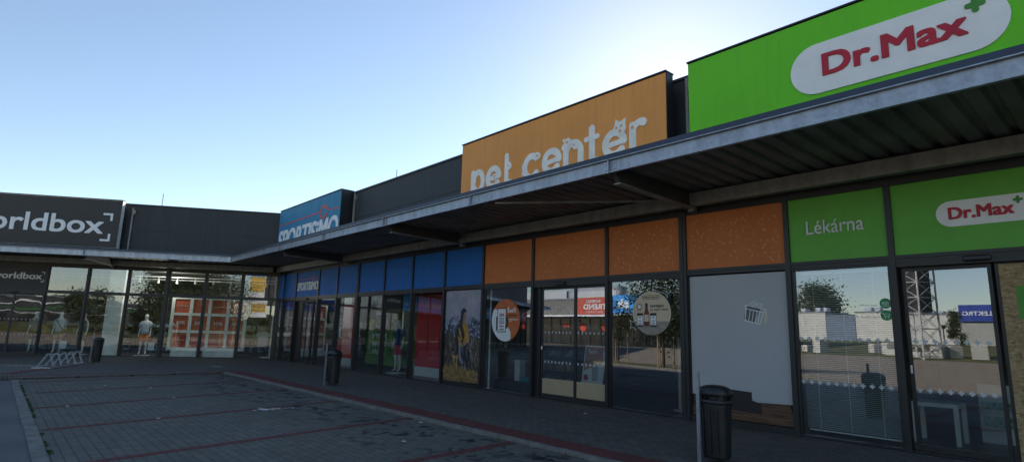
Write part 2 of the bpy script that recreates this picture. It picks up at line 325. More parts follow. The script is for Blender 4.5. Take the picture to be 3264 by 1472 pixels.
# weeds in the joint beside the flush kerb, and by the kerb corner
wd = MB()
def weeds(p, q, n, w, z, h=.03):
    for i in range(n):
        t = random.random() ** 1.0; x = p[0] + (q[0] - p[0]) * t + random.gauss(0, w); y = p[1] + (q[1] - p[1]) * t + random.gauss(0, w)
        a = random.uniform(0, 6.28); l = random.uniform(.3, 1) * h; c, s = math.cos(a) * .006, math.sin(a) * .006
        wd.quad((x - c, y - s, z), (x + c, y + s, z), (x + c * .2 + random.gauss(0, .4) * l, y + random.gauss(0, .4) * l, z + l))
random.seed(3)
for k in range(32):
    t = random.random(); xx = -20.3 + 14 * t; weeds((xx, .72), (xx + random.uniform(.1, .5), .72), 60, .012, LOTZ)
weeds(UP(-19.6, .8), UP(-19.2, 1.2), 200, .08, LOTZ); weeds((-19.8, 5.6), (-17.5, 5.75), 300, .05, LOTZ)
weeds((-26.3, 2.5), (-26.9, 3.2), 260, .15, 0, .04); weeds((-24, 1.6), (-25.4, 2.3), 200, .06, 0, .04); weeds((-7, 5.8), (-5, 5.8), 250, .03, LOTZ)
WEED = mat('weeds', (0.05, 0.085, 0.018), 0.8, var=0.4)
setp(make(wd, 'weeds', WEED, F=FW, base=(0, 0, 0)), 'small green weeds growing in the paving joints beside the kerbs', 'weeds', None, 'stuff')

# ------------------------------------------------------------------ the long wing
H1 = 2.72; H2 = 3.835; TOP = 6.66
UA = [-27.49, -26.71, -25.29, -22.90, -21.17, -19.45, -17.53, -15.74, -13.97, -12.16, -10.20, -7.88, -6.00, -4.02, -2.51, -0.20, 1.6, 3.5, 5.4, 7.3]
BLUE = mat('blue_panel', (0.002, 0.125, 0.46), 0.5, var=0.06, streak=.03)
GREEN = mat('green_panel', (0.115, 0.42, 0.035), 0.4, var=0.05, streak=.10)
ORANGE = mat('orange_panel', (0.58, 0.165, 0.036), 0.5, var=0.06, vscale=1, streak=.10)
ORPAT = mat('orange_print', (0.68, 0.235, 0.075), 0.5, var=0.08)
A = thing('shop_building', FA, (-10, 0, 0), 'long low anthracite retail building with metal cladding, glazed shop fronts and coloured fascia panels', 'building')
w = MB(); w.box(-27.9, 14, 4.40, 5.61, -.25, .06); w.box(-27.9, 14, 5.622, TOP, -.25, .06); w.box(-27.9, 14, 5.60, 5.63, -.25, .045)
make(w, 'wall', CLAD, A)
w = MB(); w.box(-27.8, 14, H2 + .05, 4.40, -.3, .0); make(w, 'lintel_band', ANTH, A)
w = MB(); w.box(-28.0, 14.1, TOP, TOP + .05, -.35, .10); make(w, 'coping', ANTH, A)
w = MB(); w.box(-70, 14, 6.17, 6.37, -32, -.25); w.box(13.7, 14, 0, 6.2, -32, -.25); w.box(-27.9, 14, 0, 6.2, -32.2, -32); make(w, 'roof', CLAD, A)
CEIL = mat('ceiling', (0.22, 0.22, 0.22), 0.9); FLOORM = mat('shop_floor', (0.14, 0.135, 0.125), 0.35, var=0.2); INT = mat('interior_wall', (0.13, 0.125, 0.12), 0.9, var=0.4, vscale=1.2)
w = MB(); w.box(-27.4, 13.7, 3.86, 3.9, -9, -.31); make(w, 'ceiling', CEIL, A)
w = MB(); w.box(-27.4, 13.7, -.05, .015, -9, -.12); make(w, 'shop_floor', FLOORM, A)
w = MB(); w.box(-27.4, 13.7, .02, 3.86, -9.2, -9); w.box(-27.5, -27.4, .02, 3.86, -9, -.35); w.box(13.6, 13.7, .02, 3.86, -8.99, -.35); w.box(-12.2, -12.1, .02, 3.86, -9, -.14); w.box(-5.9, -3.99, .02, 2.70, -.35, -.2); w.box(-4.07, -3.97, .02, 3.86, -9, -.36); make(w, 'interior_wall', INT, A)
# frame
for i, u in enumerate(UA):
    wide = .075 if u in (-19.45, -6.0) else .04
    m = MB().box(u - wide, u + wide, .0, H2 + .06, -.08, .075)
    if u in (-19.45, -6.0): m.box(u - .008, u + .008, .1, H2, .075, .085)
    make(m, 'mullion', ANTH, A)
for a, b in zip(UA, UA[1:]):
    d_ = .075 if b in (-19.45, -6.0) else .04; c_ = .075 if a in (-19.45, -6.0) else .04
    make(MB().box(a + c_, b - d_, H1 - .055, H1 - .002, -.07, .06).box(a + c_, b - d_, H1 + .002, H1 + .055, -.07, .068), 'transom', ANTH, A)
    dark = MB().box(a + c_, b - d_, H2, H2 + .05, -.07, .06); make(dark, 'head_rail', ANTH, A)
def doodle(mb, u, w, s, k, n):
    a = random.uniform(0, 6.28); c, q = math.cos(a), math.sin(a); R = lambda x, y: (u + s * (x * c - y * q), w + s * (x * q + y * c))
    if k == 0: mb.stroke([R(-1, 0), R(1, 0)], s * .6, n, n + .001); mb.disc(*R(-1, .4), s * .45, n, n + .0016, 8); mb.disc(*R(1, -.4), s * .45, n, n + .0016, 8)
    elif k == 1: mb.disc(u, w, s * .7, n, n + .001, 10); [mb.disc(*R(-.9 + .6 * i, 1.0 - .25 * abs(i - 1.5)), s * .26, n, n + .001, 6) for i in range(4)]
    elif k == 2: mb.poly([R(-1.3, 0), R(-.2, .7), R(.8, .1), R(1.5, .6), R(1.5, -.6), R(.8, -.1), R(-.2, -.7)], n, n + .001)
    elif k == 3: mb.ring(u, w, s * .7, s * 1.0, n, n + .001, seg=10)
    elif k == 4: mb.poly([R(-.7, -.9), R(.7, -.9), R(.9, .6), R(.3, .6), R(0, 1.2), R(-.3, .6), R(-.9, .6)], n, n + .001)
    else: mb.ring(u, w, s * 1.1, s * 1.4, n, n + .001, seg=12, sy=.45)
random.seed(11)
for i, (a, b) in enumerate(zip(UA, UA[1:])):
    d_ = .075 if b in (-19.45, -6.0) else .04; c_ = .075 if a in (-19.45, -6.0) else .04
    m = BLUE if i <= 8 else (ORANGE if i <= 12 else GREEN)
    if i == 15: m = GREEN
    p = make(MB().box(a + c_, b - d_, H1 + .055, H2, -.03, .03), 'fascia_panel', m, A, label=('blue' if i <= 8 else 'orange patterned' if i <= 12 else 'green') + ' fascia panel')
    if 9 <= i <= 12:
        mb = MB(); pts = []
        while len(pts) < int(100 * (b - a)):
            x, y = random.uniform(a + .13, b - .13), random.uniform(H1 + .12, H2 - .07)
            if all((x - px) ** 2 + (y - py) ** 2 > .0058 for px, py in pts) : pts.append((x, y))
            elif random.random() < .02: break
        for x, y in pts: doodle(mb, x, y, random.uniform(.018, .038), random.randrange(6), .0302)
        make(mb, 'printed_pattern', ORPAT, p)
def window(parent, a, b, w0, w1, gm=GLASS, F=FA, fr=.035):
    m = MB(); m.box(a, b, w0, w0 + fr, -.05, .045); m.box(a, b, w1 - fr, w1, -.05, .045); m.box(a, a + fr, w0 + fr, w1 - fr, -.05, .045); m.box(b - fr, b, w0 + fr, w1 - fr, -.05, .045)
    f = make(m, 'window', ANTH, parent, F=F)
    pb = MB().box(a + fr, b - fr, w0 + fr, w1 - fr, -.012, .0); dx, dy = random.uniform(-.0016, .0016), random.uniform(-.0016, .0016)   # no pane sits quite true
    pb.v = [(v[0], v[1], v[2] - .002 + dx * (1 if v[0] > (a + b) / 2 else -1) + dy * (1 if v[1] > (w0 + w1) / 2 else -1)) for v in pb.v]
    p = make(pb, 'pane', gm, f, F=F)
    return f
WIN = {}
for i, (a, b) in enumerate(zip(UA, UA[1:])):
    d_ = .075 if b in (-19.45, -6.0) else .04; c_ = .075 if a in (-19.45, -6.0) else .04
    if i in (2, 10, 14): continue
    if i in (8, 12):
        m = MB(); a1, b1 = a + c_, b - d_; fr = .035
        m.box(a1, b1, .0, .10, -.05, .045); m.box(a1, a1 + .02, .1, H1 - .055, -.05, .04); m.box(b1 - .02, b1, .1, H1 - .055, -.05, .04)
        WIN[i] = make(m, 'window', ANTH, A); continue
    WIN[i] = window(A, a + c_, b - d_, .0, H1 - .055)
make(MB().box(-27.4, 14, -.05, .0, -.12, .09), 'threshold', ANTH, A)
# sliding doors
def door(parent, a, b, splits, F=FA, boards=()):
    t = make(MB().box(a, b, 2.60, H1 - .055, -.10, .055), 'sliding_door', ANTH, parent, F=F); make(MB().box(a, b, 0.0, .03, -.10, .03), 'floor_track', ANTH, t, F=F)
    for k, (p, q) in enumerate(splits):
        n = -.05 if k % 2 else -.075; fr = .045
        m = MB(); m.box(p, q, .03, .11, n - .02, n + .02); m.box(p, q, 2.54, 2.595, n - .02, n + .02); m.box(p, p + fr, .11, 2.54, n - .02, n + .02); m.box(q - fr, q, .11, 2.54, n - .02, n + .02)
        make(m, 'leaf', ANTH, t, F=F)
        if k not in boards: make(MB().box(p + fr, q - fr, .11, 2.54, n - .006, n + .003), 'pane', GLASS, t, F=F)
    return t
make(MB().box(-25.25, -24.7, .05, 2.6, -.10, -.06), 'side_panel', ANTH, A)
d1 = door(A, -25.25, -22.94, [(-24.68, -24.1), (-24.1, -23.5), (-23.5, -22.95)])
d2 = door(A, -10.16, -7.92, [(-9.98, -8.88), (-8.87, -7.93)])
make(MB().box(-10.16, -9.99, .03, 2.6, -.10, -.03), 'side_panel', ANTH, A)
d3 = door(A, -2.47, -.24, [(-2.44, -1.40), (-1.36, -.26)], boards=(1,))
for t, u in ((d1, -24.0), (d2, -9.25), (d3, -1.52)):
    make(MB().box(u - .15, u + .15, 2.625, 2.70, .055, .12), 'sensor', BLACKP, t, bevel=.02)
KRAFT = mat('brown_film', (0.46, 0.33, 0.20), 0.4, var=0.15, vscale=2, col2=(0.42, 0.36, 0.24))
make(MB().box(-9.93, -8.93, .112, .455, -.071, -.066), 'kick_panel', KRAFT, d2); make(MB().box(-8.82, -7.98, .112, .46, -.046, -.041), 'kick_panel', KRAFT, d2)
DECAL = mat('white_decal', (0.55, 0.57, 0.60), 0.6)
mb = MB()
for w_ in (1.53, .84):
    for k in range(8):
        u = -9.85 + k * .115; mb.box(u - .017, u + .017, w_ - .025, w_ + .025, -.0712, -.0702) if u < -8.95 else None
    for k in range(7):
        u = -8.78 + k * .118; mb.box(u - .017, u + .017, w_ - .025, w_ + .025, -.0462, -.0452)
make(mb, 'decal', DECAL, d2)
def cross(mb, u, w_, s, n, t=.001): mb.box(u - s, u + s, w_ - s * .36, w_ + s * .36, n, n + t); mb.box(u - s * .36, u + s * .36, w_ - s, w_ + s, n, n + t * 1.3)
mb = MB()
for w_ in (1.53, .85):
    for k in range(12): cross(mb, -3.90 + k * .122, w_, .034, .0012)
make(mb, 'decal', DECAL, WIN[13], label='rows of white cross decals')
mb = MB()
for w_ in (1.53, .85):
    for k in range(8): cross(mb, -2.345 + k * .118, w_, .034, -.0718)
make(mb, 'decal', DECAL, d3, label='rows of white cross decals')
make(MB().box(-9.97, -9.93, 1.12, 1.2, -.052, -.048), 'lock_plate', WHITE, d2); make(MB().box(-2.43, -2.405, 1.08, 1.19, -.053, -.048), 'lock_plate', WHITE, d3)
# OSB board in the right leaf
OSB = bpy.data.materials.new('osb_board'); OSB.use_nodes = True
def _osb():
    nt = OSB.node_tree; b = nt.nodes['Principled BSDF']; tc = nt.nodes.new('ShaderNodeTexCoord')
    cols = []
    last = None
    for k, (rot, sc) in enumerate(((0.4, (18, 55, 18)), (1.3, (50, 20, 18)), (2.3, (22, 60, 20)))):
        mp = nt.nodes.new('ShaderNodeMapping'); mp.inputs['Rotation'].default_value[2] = rot; mp.inputs['Scale'].default_value = sc
        vo = nt.nodes.new('ShaderNodeTexVoronoi'); vo.inputs['Scale'].default_value = 1.0
        nt.links.new(tc.outputs['Object'], mp.inputs[0]); nt.links.new(mp.outputs[0], vo.inputs['Vector'])
        rp = nt.nodes.new('ShaderNodeValToRGB'); e = rp.color_ramp.elements; e[0].color = (0.16, 0.10, 0.04, 1); e[1].color = (0.52, 0.38, 0.20, 1)
        sc_ = nt.nodes.new('ShaderNodeSeparateColor'); nt.links.new(vo.outputs['Color'], sc_.inputs[0]); nt.links.new(sc_.outputs[k], rp.inputs[0])
        if last is None: last = rp.outputs[0]
        else:
            mx = nt.nodes.new('ShaderNodeMix'); mx.data_type = 'RGBA'; mx.inputs[0].default_value = .5
            nt.links.new(last, mx.inputs[6]); nt.links.new(rp.outputs[0], mx.inputs[7]); last = mx.outputs[2]
    nt.links.new(last, b.inputs['Base Color']); b.inputs['Roughness'].default_value = .8
_osb()
setp(make(MB().box(-1.32, -.29, .05, 2.57, -.028, -.012), 'osb_board', OSB), 'rough chipboard sheet covering the right door leaf of the green pharmacy front', 'board')
setp(make(MB().box(-1.17, -.80, 1.85, 2.28, -.011, -.008), 'notice', mat('green_paper', (0.10, 0.30, 0.05), .7)), 'green paper notice fixed to the chipboard sheet', 'notice')

# ------------------------------------------------------------------ the left wing (B)
SB = [0, 1.62, 3.19, 4.80, 6.40, 8.02, 9.63, 12.0, 14.0, 16.0, 18, 20, 22, 24, 26, 28, 30, 32, 34, 36, 38, 40, 42]
B = thing('shop_building', FB, (-20, 0, 0), 'left wing of anthracite retail building with tall unprinted glazing and mannequins behind it', 'building')
w = MB(); w.box(-42, -.065, 4.40, 5.61, -.25, .06); w.box(-42, -.065, 5.622, TOP + .13, -.25, .06); w.box(-42, -.065, 5.60, 5.63, -.25, .045); make(w, 'wall', CLAD, B, F=FB)
make(MB().box(-42, -.02, H2 + .05, 4.4, -.3, 0), 'lintel_band', ANTH, B, F=FB)
make(MB().box(-42.1, -.1, TOP + .13, TOP + .18, -.35, .10), 'coping', ANTH, B, F=FB)
make(MB().box(-42, 3, 6.2, 6.4, -25, -.25).box(-42.2, -42, 0, 6.4, -25, -.1).box(-42, 3, 0, 6.2, -25.2, -25), 'roof', CLAD, B, F=FB)
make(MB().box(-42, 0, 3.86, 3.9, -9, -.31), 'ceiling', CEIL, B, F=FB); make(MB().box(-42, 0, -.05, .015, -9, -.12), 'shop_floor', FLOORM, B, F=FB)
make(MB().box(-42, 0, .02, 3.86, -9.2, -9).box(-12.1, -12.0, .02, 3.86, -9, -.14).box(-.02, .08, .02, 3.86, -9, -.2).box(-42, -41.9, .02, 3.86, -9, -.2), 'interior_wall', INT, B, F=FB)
make(MB().box(-42, 0, -.05, 0, -.12, .09), 'threshold', ANTH, B, F=FB)
BBLUE = mat('bright_blue_panel', (0.02, 0.34, 0.85), .5); BRED = mat('red_panel', (0.6, 0.04, 0.02), .45); SIGNBLK = mat('black_sign_face', (0.022, 0.022, 0.024), 0.5, var=.15)
for i, s in enumerate(SB):
    wd_ = .07 if s in (0, 4.80, 12.0, 20, 28, 36) else .035
    make(MB().box(-s - wd_, -s + wd_, 0, H2 + .06, -.08, .075), 'mullion', ANTH, B, F=FB)
for i, (s0, s1) in enumerate(zip(SB, SB[1:])):
    c0 = .07 if s0 in (0, 4.80, 12.0, 20, 28, 36) else .035; c1 = .07 if s1 in (0, 4.80, 12.0, 20, 28, 36) else .035
    a, b = -s1 + c1, -s0 - c0
    make(MB().box(a, b, H1 - .03, H1 + .03, -.07, .06), 'transom', ANTH, B, F=FB); make(MB().box(a, b, H2, H2 + .05, -.07, .06), 'head_rail', ANTH, B, F=FB)
    if s0 == 9.63:
        make(MB().box(a, b, H1 + .03, H2, -.03, .03), 'fascia_panel', SIGNBLK, B, F=FB, label='black fascia panel over the door')
        t = make(MB().box(a, b, 2.60, H1 - .03, -.10, .055), 'sliding_door', ANTH, B, F=FB); make(MB().box(a, b, 0, .03, -.10, .03), 'floor_track', ANTH, t, F=FB)
        for (p, q) in ((a, (a + b) / 2), ((a + b) / 2, b)):
            make(MB().box(p, q, .03, .11, -.09, -.05).box(p, q, 2.54, 2.595, -.09, -.05).box(p, p + .045, .11, 2.54, -.09, -.05).box(q - .045, q, .11, 2.54, -.09, -.05), 'leaf', ANTH, t, F=FB)
            make(MB().box(p + .045, q - .045, .11, 2.54, -.075, -.066), 'pane', GLASSB, t, F=FB)
        make(MB().box((a + b) / 2 - .15, (a + b) / 2 + .15, 2.625, 2.70, .055, .12), 'sensor', BLACKP, t, F=FB, bevel=.02)
        mb = MB()
        for w_ in (1.5, .85):
            for k in range(14): u = a + .1 + k * .16; mb.box(u - .02, u + .02, w_ - .02, w_ + .02, -.0645, -.0635)
        make(mb, 'decal', DECAL, t, F=FB)
    elif s0 >= 12.0:
        window(B, a, b, 0, H1 - .03, GLASS, FB); make(MB().box(a, b, H1 + .03, H2, -.03, .03), 'fascia_panel', BBLUE if int(s0 / 2) % 5 else BRED, B, F=FB, label=('blue' if int(s0 / 2) % 5 else 'red') + ' fascia panel')
        m = MB(); u = a + .15; random.seed(int(s0))
        while u < b - .25: h_ = random.uniform(.18, .34); m.box(u, u + random.uniform(.05, .12), 3.1, 3.1 + h_, .031, .05); u += random.uniform(.14, .2)
        make(m, 'letter_mark', WHITE, B, F=FB)
    else:
        gm = GLASSB if s0 > 6 else GLASSC; window(B, a, b, 0, H1 - .03, gm, FB); window(B, a, b, H1 + .03, H2, gm, FB)

# ------------------------------------------------------------------ canopies
def canopy(F, u0, u1, label, raf, dirn, pieces):
    # dirn=+1: mitre at u0 end; -1: mitre at u1 end
    OUT = 2.68; MI = 1.54
    c = thing('canopy', F, ((u0 + u1) / 2, 4.1, 1.4), label, 'canopy')
    lo = (u0 + MI) if dirn > 0 else u0; hi = u1 if dirn > 0 else (u1 - MI)
    def nmax(u):
        if dirn > 0: return OUT - .06 if u >= lo else max(.3, (u - u0) / MI * OUT)
        return OUT - .06 if u <= hi else max(.3, (u1 - u) / MI * OUT)
    # outer beam: a channel section in lengths with bolted end plates
    for a, b in pieces:
        m = MB(); m.box(a + .012, b - .012, 4.105, 4.32, OUT - .02, OUT); m.box(a + .012, b - .012, 4.105, 4.122, OUT, OUT + .045); m.box(a + .012, b - .012, 4.322, 4.335, OUT - .02, OUT + .055)
        make(m, 'edge_beam', GALV, c, F=F)
    for k, (a, b) in enumerate(pieces):
        if b in (hi, lo) or b > hi - .01 or b < lo + .01: continue
        m = MB().box(b - .009, b + .009, 4.09, 4.322, OUT + .001, OUT + .06); m.box(b - .13, b - .012, 4.125, 4.30, OUT, OUT + .008).box(b + .012, b + .13, 4.125, 4.30, OUT, OUT + .008)
        for du in (-.09, .05, .09):
            for dw in (4.16, 4.265): m.disc(b + du, dw, .016, OUT + .008, OUT + .02, 8)
        make(m, 'splice_plate', GALV, c, F=F)
    make(MB().box(lo, hi, 4.337, 4.425, OUT - .3, OUT + .035), 'flashing', FLASH, c, F=F)
    # corrugated deck
    m = MB(); p = .28; u = u0 + .02; prof = []
    while u < u1:
        prof += [(u, 4.24), (u + .15, 4.24), (u + .18, 4.295), (u + .25, 4.295)]; u += p
    prof = [q for q in prof if q[0] < u1]
    for (ua, za), (ub, zb) in zip(prof, prof[1:]):
        na, nb_ = nmax(ua), nmax(ub); e = .02
        if na < .31 and nb_ < .31: continue
        m.quad((ua, za, .06), (ub, zb, .06), (ub, zb, nb_), (ua, za, na)); m.quad((ua, za + .004, na), (ub, zb + .004, nb_), (ub, zb + .004, .06), (ua, za + .004, .06))
    make(m, 'corrugated_deck', DECK, c, F=F)
    top = [(u0, .0), (u1, .0), (u1 if dirn > 0 else hi, OUT - .05), (lo if dirn > 0 else u0, OUT - .05)]
    t = MB(); t.v = []; t.f = []
    b0 = [(x, 4.30, y) for x, y in top]; t0 = [(x, 4.35, y) for x, y in top]; t.v = b0 + t0; t.f = [(0, 1, 2, 3), (7, 6, 5, 4), (0, 4, 5, 1), (1, 5, 6, 2), (2, 6, 7, 3), (3, 7, 4, 0)]
    make(t, 'roof_sheet', FLASH, c, F=F)
    make(MB().box(u0 + .3 if dirn > 0 else u0, u1 if dirn > 0 else u1 - .3, 3.96, 4.20, .13, .30), 'wall_beam', GALVD, c, F=F)
    for r in raf:
        # tapered rafter with bright lower flange
        m = MB(); m.v = [(r - .04, 3.95, .3), (r + .04, 3.95, .3), (r + .04, 4.235, .3), (r - .04, 4.235, .3), (r - .04, 3.99, 2.45), (r + .04, 3.99, 2.45), (r + .04, 4.235, 2.62), (r - .04, 4.235, 2.62)]
        m.f = [(3, 2, 1, 0), (4, 5, 6, 7), (0, 1, 5, 4), (1, 2, 6, 5), (2, 3, 7, 6), (3, 0, 4, 7)]
        ra = make(m, 'rafter', RAFT, c, F=F)
        m = MB(); m.v = [(r - .07, 3.925, .2), (r + .07, 3.925, .2), (r + .07, 3.947, .2), (r - .07, 3.947, .2), (r - .07, 3.965, 2.47), (r + .07, 3.965, 2.47), (r + .07, 3.987, 2.47), (r - .07, 3.987, 2.47)]
        m.f = [(3, 2, 1, 0), (4, 5, 6, 7), (0, 1, 5, 4), (1, 2, 6, 5), (2, 3, 7, 6), (3, 0, 4, 7)]
        make(m, 'flange', GALVD, ra, F=F); make(MB().box(r - .06, r + .06, 3.88, 3.96, .08, .19), 'foot_plate', GALVD, ra, F=F)
    for (ua, na, ub, nb_) in canopy_braces[label]:
        make(MB().tube([(ua, 4.08, na), (ub, 4.08, nb_)], .028, 8), 'brace', RAFT if ub < ua else GALVD, c, F=F)
    return c
DECK = mat('deck_underside', (0.17, 0.165, 0.15), 0.6, 0.1, var=0.25, vscale=1.5); RAFT = mat('rafter_steel', (0.055, 0.055, 0.058), 0.6, var=.2)
LA = 'long steel canopy with galvanised edge beam over the shop fronts of the long wing'; LB = 'shorter steel canopy with galvanised edge beam over the left wing glazing'
RA = [-20.4, -13.05, -5.72, 1.6, 8.9]; canopy_braces = {LA: [], LB: []}
canopy_braces[LA] = [(-9.0, 2.6, -12.95, .35), (-8.7, 2.6, -5.85, .35)]
lo = -25.95
canopy(FA, -27.49, 13.5, LA, RA, 1, [(lo, -20.4), (-20.4, -16.7), (-16.7, -13.05), (-13.05, -9.39), (-9.39, -5.70), (-5.70, -2.0 + 1.0 + 2.6), (1.6, 5.3), (5.3, 13.5)])
RB = [-7.1, -14.4, -21.8, -29, -36.4]
canopy(FB, -42, 0, LB, RB, -1, [(-42, -36), (-36, -29), (-29, -21.8), (-21.8, -14.4), (-14.4, -7.1), (-7.1, -1.54)])
# diagonal hip beam in the corner
# ------------------------------------------------------------------ big roof-edge signs
def sign_box(F, a, b, w0, w1, label, fm, n1=.55, n0=.30, edge=ANTH, legs=True):
    s = thing('shop_sign', F, ((a + b) / 2, w0, n1), label, 'sign')
    make(MB().box(a, b, w0, w1, n0, n1 - .02), 'box', edge, s, F=F); make(MB().box(a + .012, b - .012, w0 + .012, w1 - .02, n1 - .018, n1), 'face', fm, s, F=F)
    make(MB().box(a - .01, b + .01, w1 + .002, w1 + .03, n0 - .02, n1 + .02), 'trim', ANTH, s, F=F)
    if legs:
        k = a + .35
        while k < b: make(MB().box(k - .04, k + .04, w0 + .3, w0 + .38, .062, n0 - .002).box(k - .04, k + .04, w1 - .4, w1 - .32, .062, n0 - .002), 'bracket', GALVD, s, F=F); k += (b - a - .7) / 3
    return s
ORS = mat('amber_sign_face', (0.80, 0.33, 0.075), 0.55, var=.05, vscale=1, streak=.22); GRS = mat('lime_sign_face', (0.13, 0.60, 0.003), 0.5, var=.05, vscale=1, streak=.18)
BLS = mat('teal_sign_face', (0.02, 0.23, 0.42), 0.5, var=.1, vscale=2, streak=.3); CRIM = mat('crimson_lettering', (0.48, 0.008, 0.03), 0.5); REDL = mat('red_lettering', (0.65, 0.05, 0.025), .5)
PLUSG = mat('green_lettering', (0.05, 0.24, 0.02), .5)
sg = sign_box(FA, -5.50, 1.15, 4.55, 6.70, 'big lime green pharmacy sign with white oval and red Dr.Max lettering above the canopy', GRS)
def pill(mb, a, b, w0, w1, n0, n1):
    r = (w1 - w0) / 2; c = (w0 + w1) / 2
    pts = [(b - r + r * math.cos(t), c + r * math.sin(t)) for t in [(-.5 + i / 20) * math.pi for i in range(21)]] + [(a + r - r * math.cos(t), c - r * math.sin(t)) for t in [(-.5 + i / 20) * math.pi for i in range(21)]]
    return mb.poly(pts, n0, n1)
def plus(mb, u, w_, s, n0, n1):
    pts = []
    for k in range(4):
        a = k * math.pi / 2; c, q = math.cos(a), math.sin(a)
        for t in (-60, -30, 0, 30, 60):
            x, y = s - s * .32 + s * .32 * math.cos(math.radians(t)), s * .32 * math.sin(math.radians(t)) * 1.1
            pts.append((u + x * c - y * q, w_ + x * q + y * c))
        x = y = s * .33; pts.append((u + x * c - y * q, w_ + x * q + y * c))
    return mb.poly(pts, n0, n1)
make(pill(MB(), -3.59, -.80, 5.38, 6.22, .55, .575), 'oval_plate', LETW, sg)
make(text_mb('Dr.Max', -3.10, -1.25, 5.63, 6.02, .575, .59, bold=.035), 'lettering', CRIM, sg)
make(plus(MB(), -1.15, 6.03, .115, .575, .592), 'plus_mark', PLUSG, sg)
s2 = thing('shop_sign', FA, (-1.3, 3.1, .03), 'small white oval sign with red Dr.Max lettering on the green panel over the door', 'sign')
make(pill(MB(), -1.93, -.71, 3.125, 3.49, .031, .042), 'oval_plate', LETW, s2); make(text_mb('Dr.Max', -1.785, -1.075, 3.22, 3.40, .042, .05, bold=.035), 'lettering', CRIM, s2); make(plus(MB(), -1.03, 3.405, .052, .042, .052), 'plus_mark', PLUSG, s2)
setp(make(text_mb('Lékárna', -3.70, -2.85, 3.215, 3.44, .031, .045, bold=.004), 'lettering_sign', WHITE), 'white Lékárna lettering on the green fascia panel', 'sign')
# pet center
sg = sign_box(FA, -12.69, -5.98, 4.55, 6.71, 'amber pet center sign with pale animal shaped lettering above the canopy', ORS)
L = MB(); Wd = .168; B0, XH = 5.20, 5.80; n0, n1 = .55, .565
def arc(cx, cy, rx, ry, a0, a1, k=14): return [(cx + rx * math.cos(math.radians(a0 + (a1 - a0) * i / k)), cy + ry * math.sin(math.radians(a0 + (a1 - a0) * i / k))) for i in range(k + 1)]
def l_e(a, b): 
    cx = (a + b) / 2; rx = (b - a) / 2 - Wd / 2; cy = (B0 + XH) / 2; ry = (XH - B0) / 2 - Wd / 2 + .03
    L.stroke(arc(cx, cy, rx, ry, 5, 320, 20), Wd, n0, n1); L.stroke([(cx - rx * .9, cy - .02), (cx + rx, cy + .02)], Wd * .72, n0, n1 + .003)
def l_n(a, b, kx=1):
    L.stroke([(a + Wd / 2, XH - .03), (a + Wd / 2, B0)], Wd, n0, n1 + .004); r = (b - a - Wd) / 2
    L.stroke(arc(a + Wd / 2 + r, XH - r - .03, r, r + .02, 180, 0), Wd, n0, n1); L.stroke([(b - Wd / 2, XH - r - .03), (b - Wd / 2, B0)], Wd, n0, n1 + .005)
def l_t(u, top, l, r): L.stroke([(u, top), (u, B0 + .08), (u + .08, B0 + .02), (u + .16, B0 + .03)], Wd, n0, n1); L.stroke([(l, XH - .03), (r, XH - .02)], Wd * .72, n0, n1 + .004)
L.stroke([(-12.12, XH - .02), (-12.12, 4.95)], Wd, n0, n1 + .004); L.stroke(arc(-11.89, 5.50, .20, .27, 180, -150, 22), Wd, n0, n1)
l_e(-11.56, -10.94); L.disc(-11.2, 5.50, .10, n0, n1 + .008, 14)
L.stroke([(-10.73, 5.98), (-10.73, B0)], Wd * .9, n0, n1); L.poly([(-10.70, 5.86), (-10.60, 5.80), (-10.53, 5.70), (-10.56, 5.62), (-10.68, 5.56), (-10.70, 5.50)], n0, n1 + .006); L.stroke([(-10.73, B0 + .1), (-10.57, B0 + .06)], Wd * .8, n0, n1 + .003)
L.stroke(arc(-9.80, 5.50, .24, .27, 48, 318, 20), Wd, n0, n1); L.disc(-9.60, 5.73, .10, n0, n1 + .007); L.poly([(-10.02, 5.52), (-10.14, 5.62), (-10.12, 5.45), (-10.15, 5.30), (-10.02, 5.42)], n0, n1 + .006)
l_e(-9.44, -8.79)
l_n(-8.74, -8.12); L.disc(-8.60, 5.83, .115, n0, n1 + .007); L.disc(-8.70, 5.74, .085, n0, n1 + .0075); L.disc(-8.35, 5.72, .10, n0, n1 + .007); L.disc(-8.72, 5.91, .035, n0, n1 + .008)
l_t(-7.88, 6.0, -8.05, -7.72)
l_e(-7.59, -6.93); L.disc(-7.12, 5.80, .16, n0, n1 + .007); L.poly([(-7.26, 5.86), (-7.22, 6.03), (-7.12, 5.94)], n0, n1 + .008); L.poly([(-7.10, 5.94), (-6.96, 6.0), (-6.97, 5.84)], n0, n1 + .0083)
L.stroke([(-6.79, XH - .02), (-6.79, B0)], Wd, n0, n1); L.stroke(arc(-6.58, 5.62, .21, .20, 170, 75, 8), Wd * .9, n0, n1 + .004); L.disc(-6.52, 5.79, .085, n0, n1 + .007)
make(L, 'lettering', mat('cream_lettering', (.86, .85, .80), .5), sg)
L = MB()
for (u, w_, r) in ((-9.60, 5.74, .028), (-10.66, 5.71, .022), (-11.22, 5.53, .02), (-11.15, 5.53, .02), (-11.19, 5.46, .02), (-8.62, 5.85, .03), (-8.40, 5.74, .022), (-7.20, 5.83, .028), (-7.07, 5.85, .028), (-7.10, 5.74, .03), (-6.79, 5.74, .035)): L.disc(u, w_, r, n1 + .008, n1 + .0125, 10)
make(L, 'eye_mark', ORS, sg)
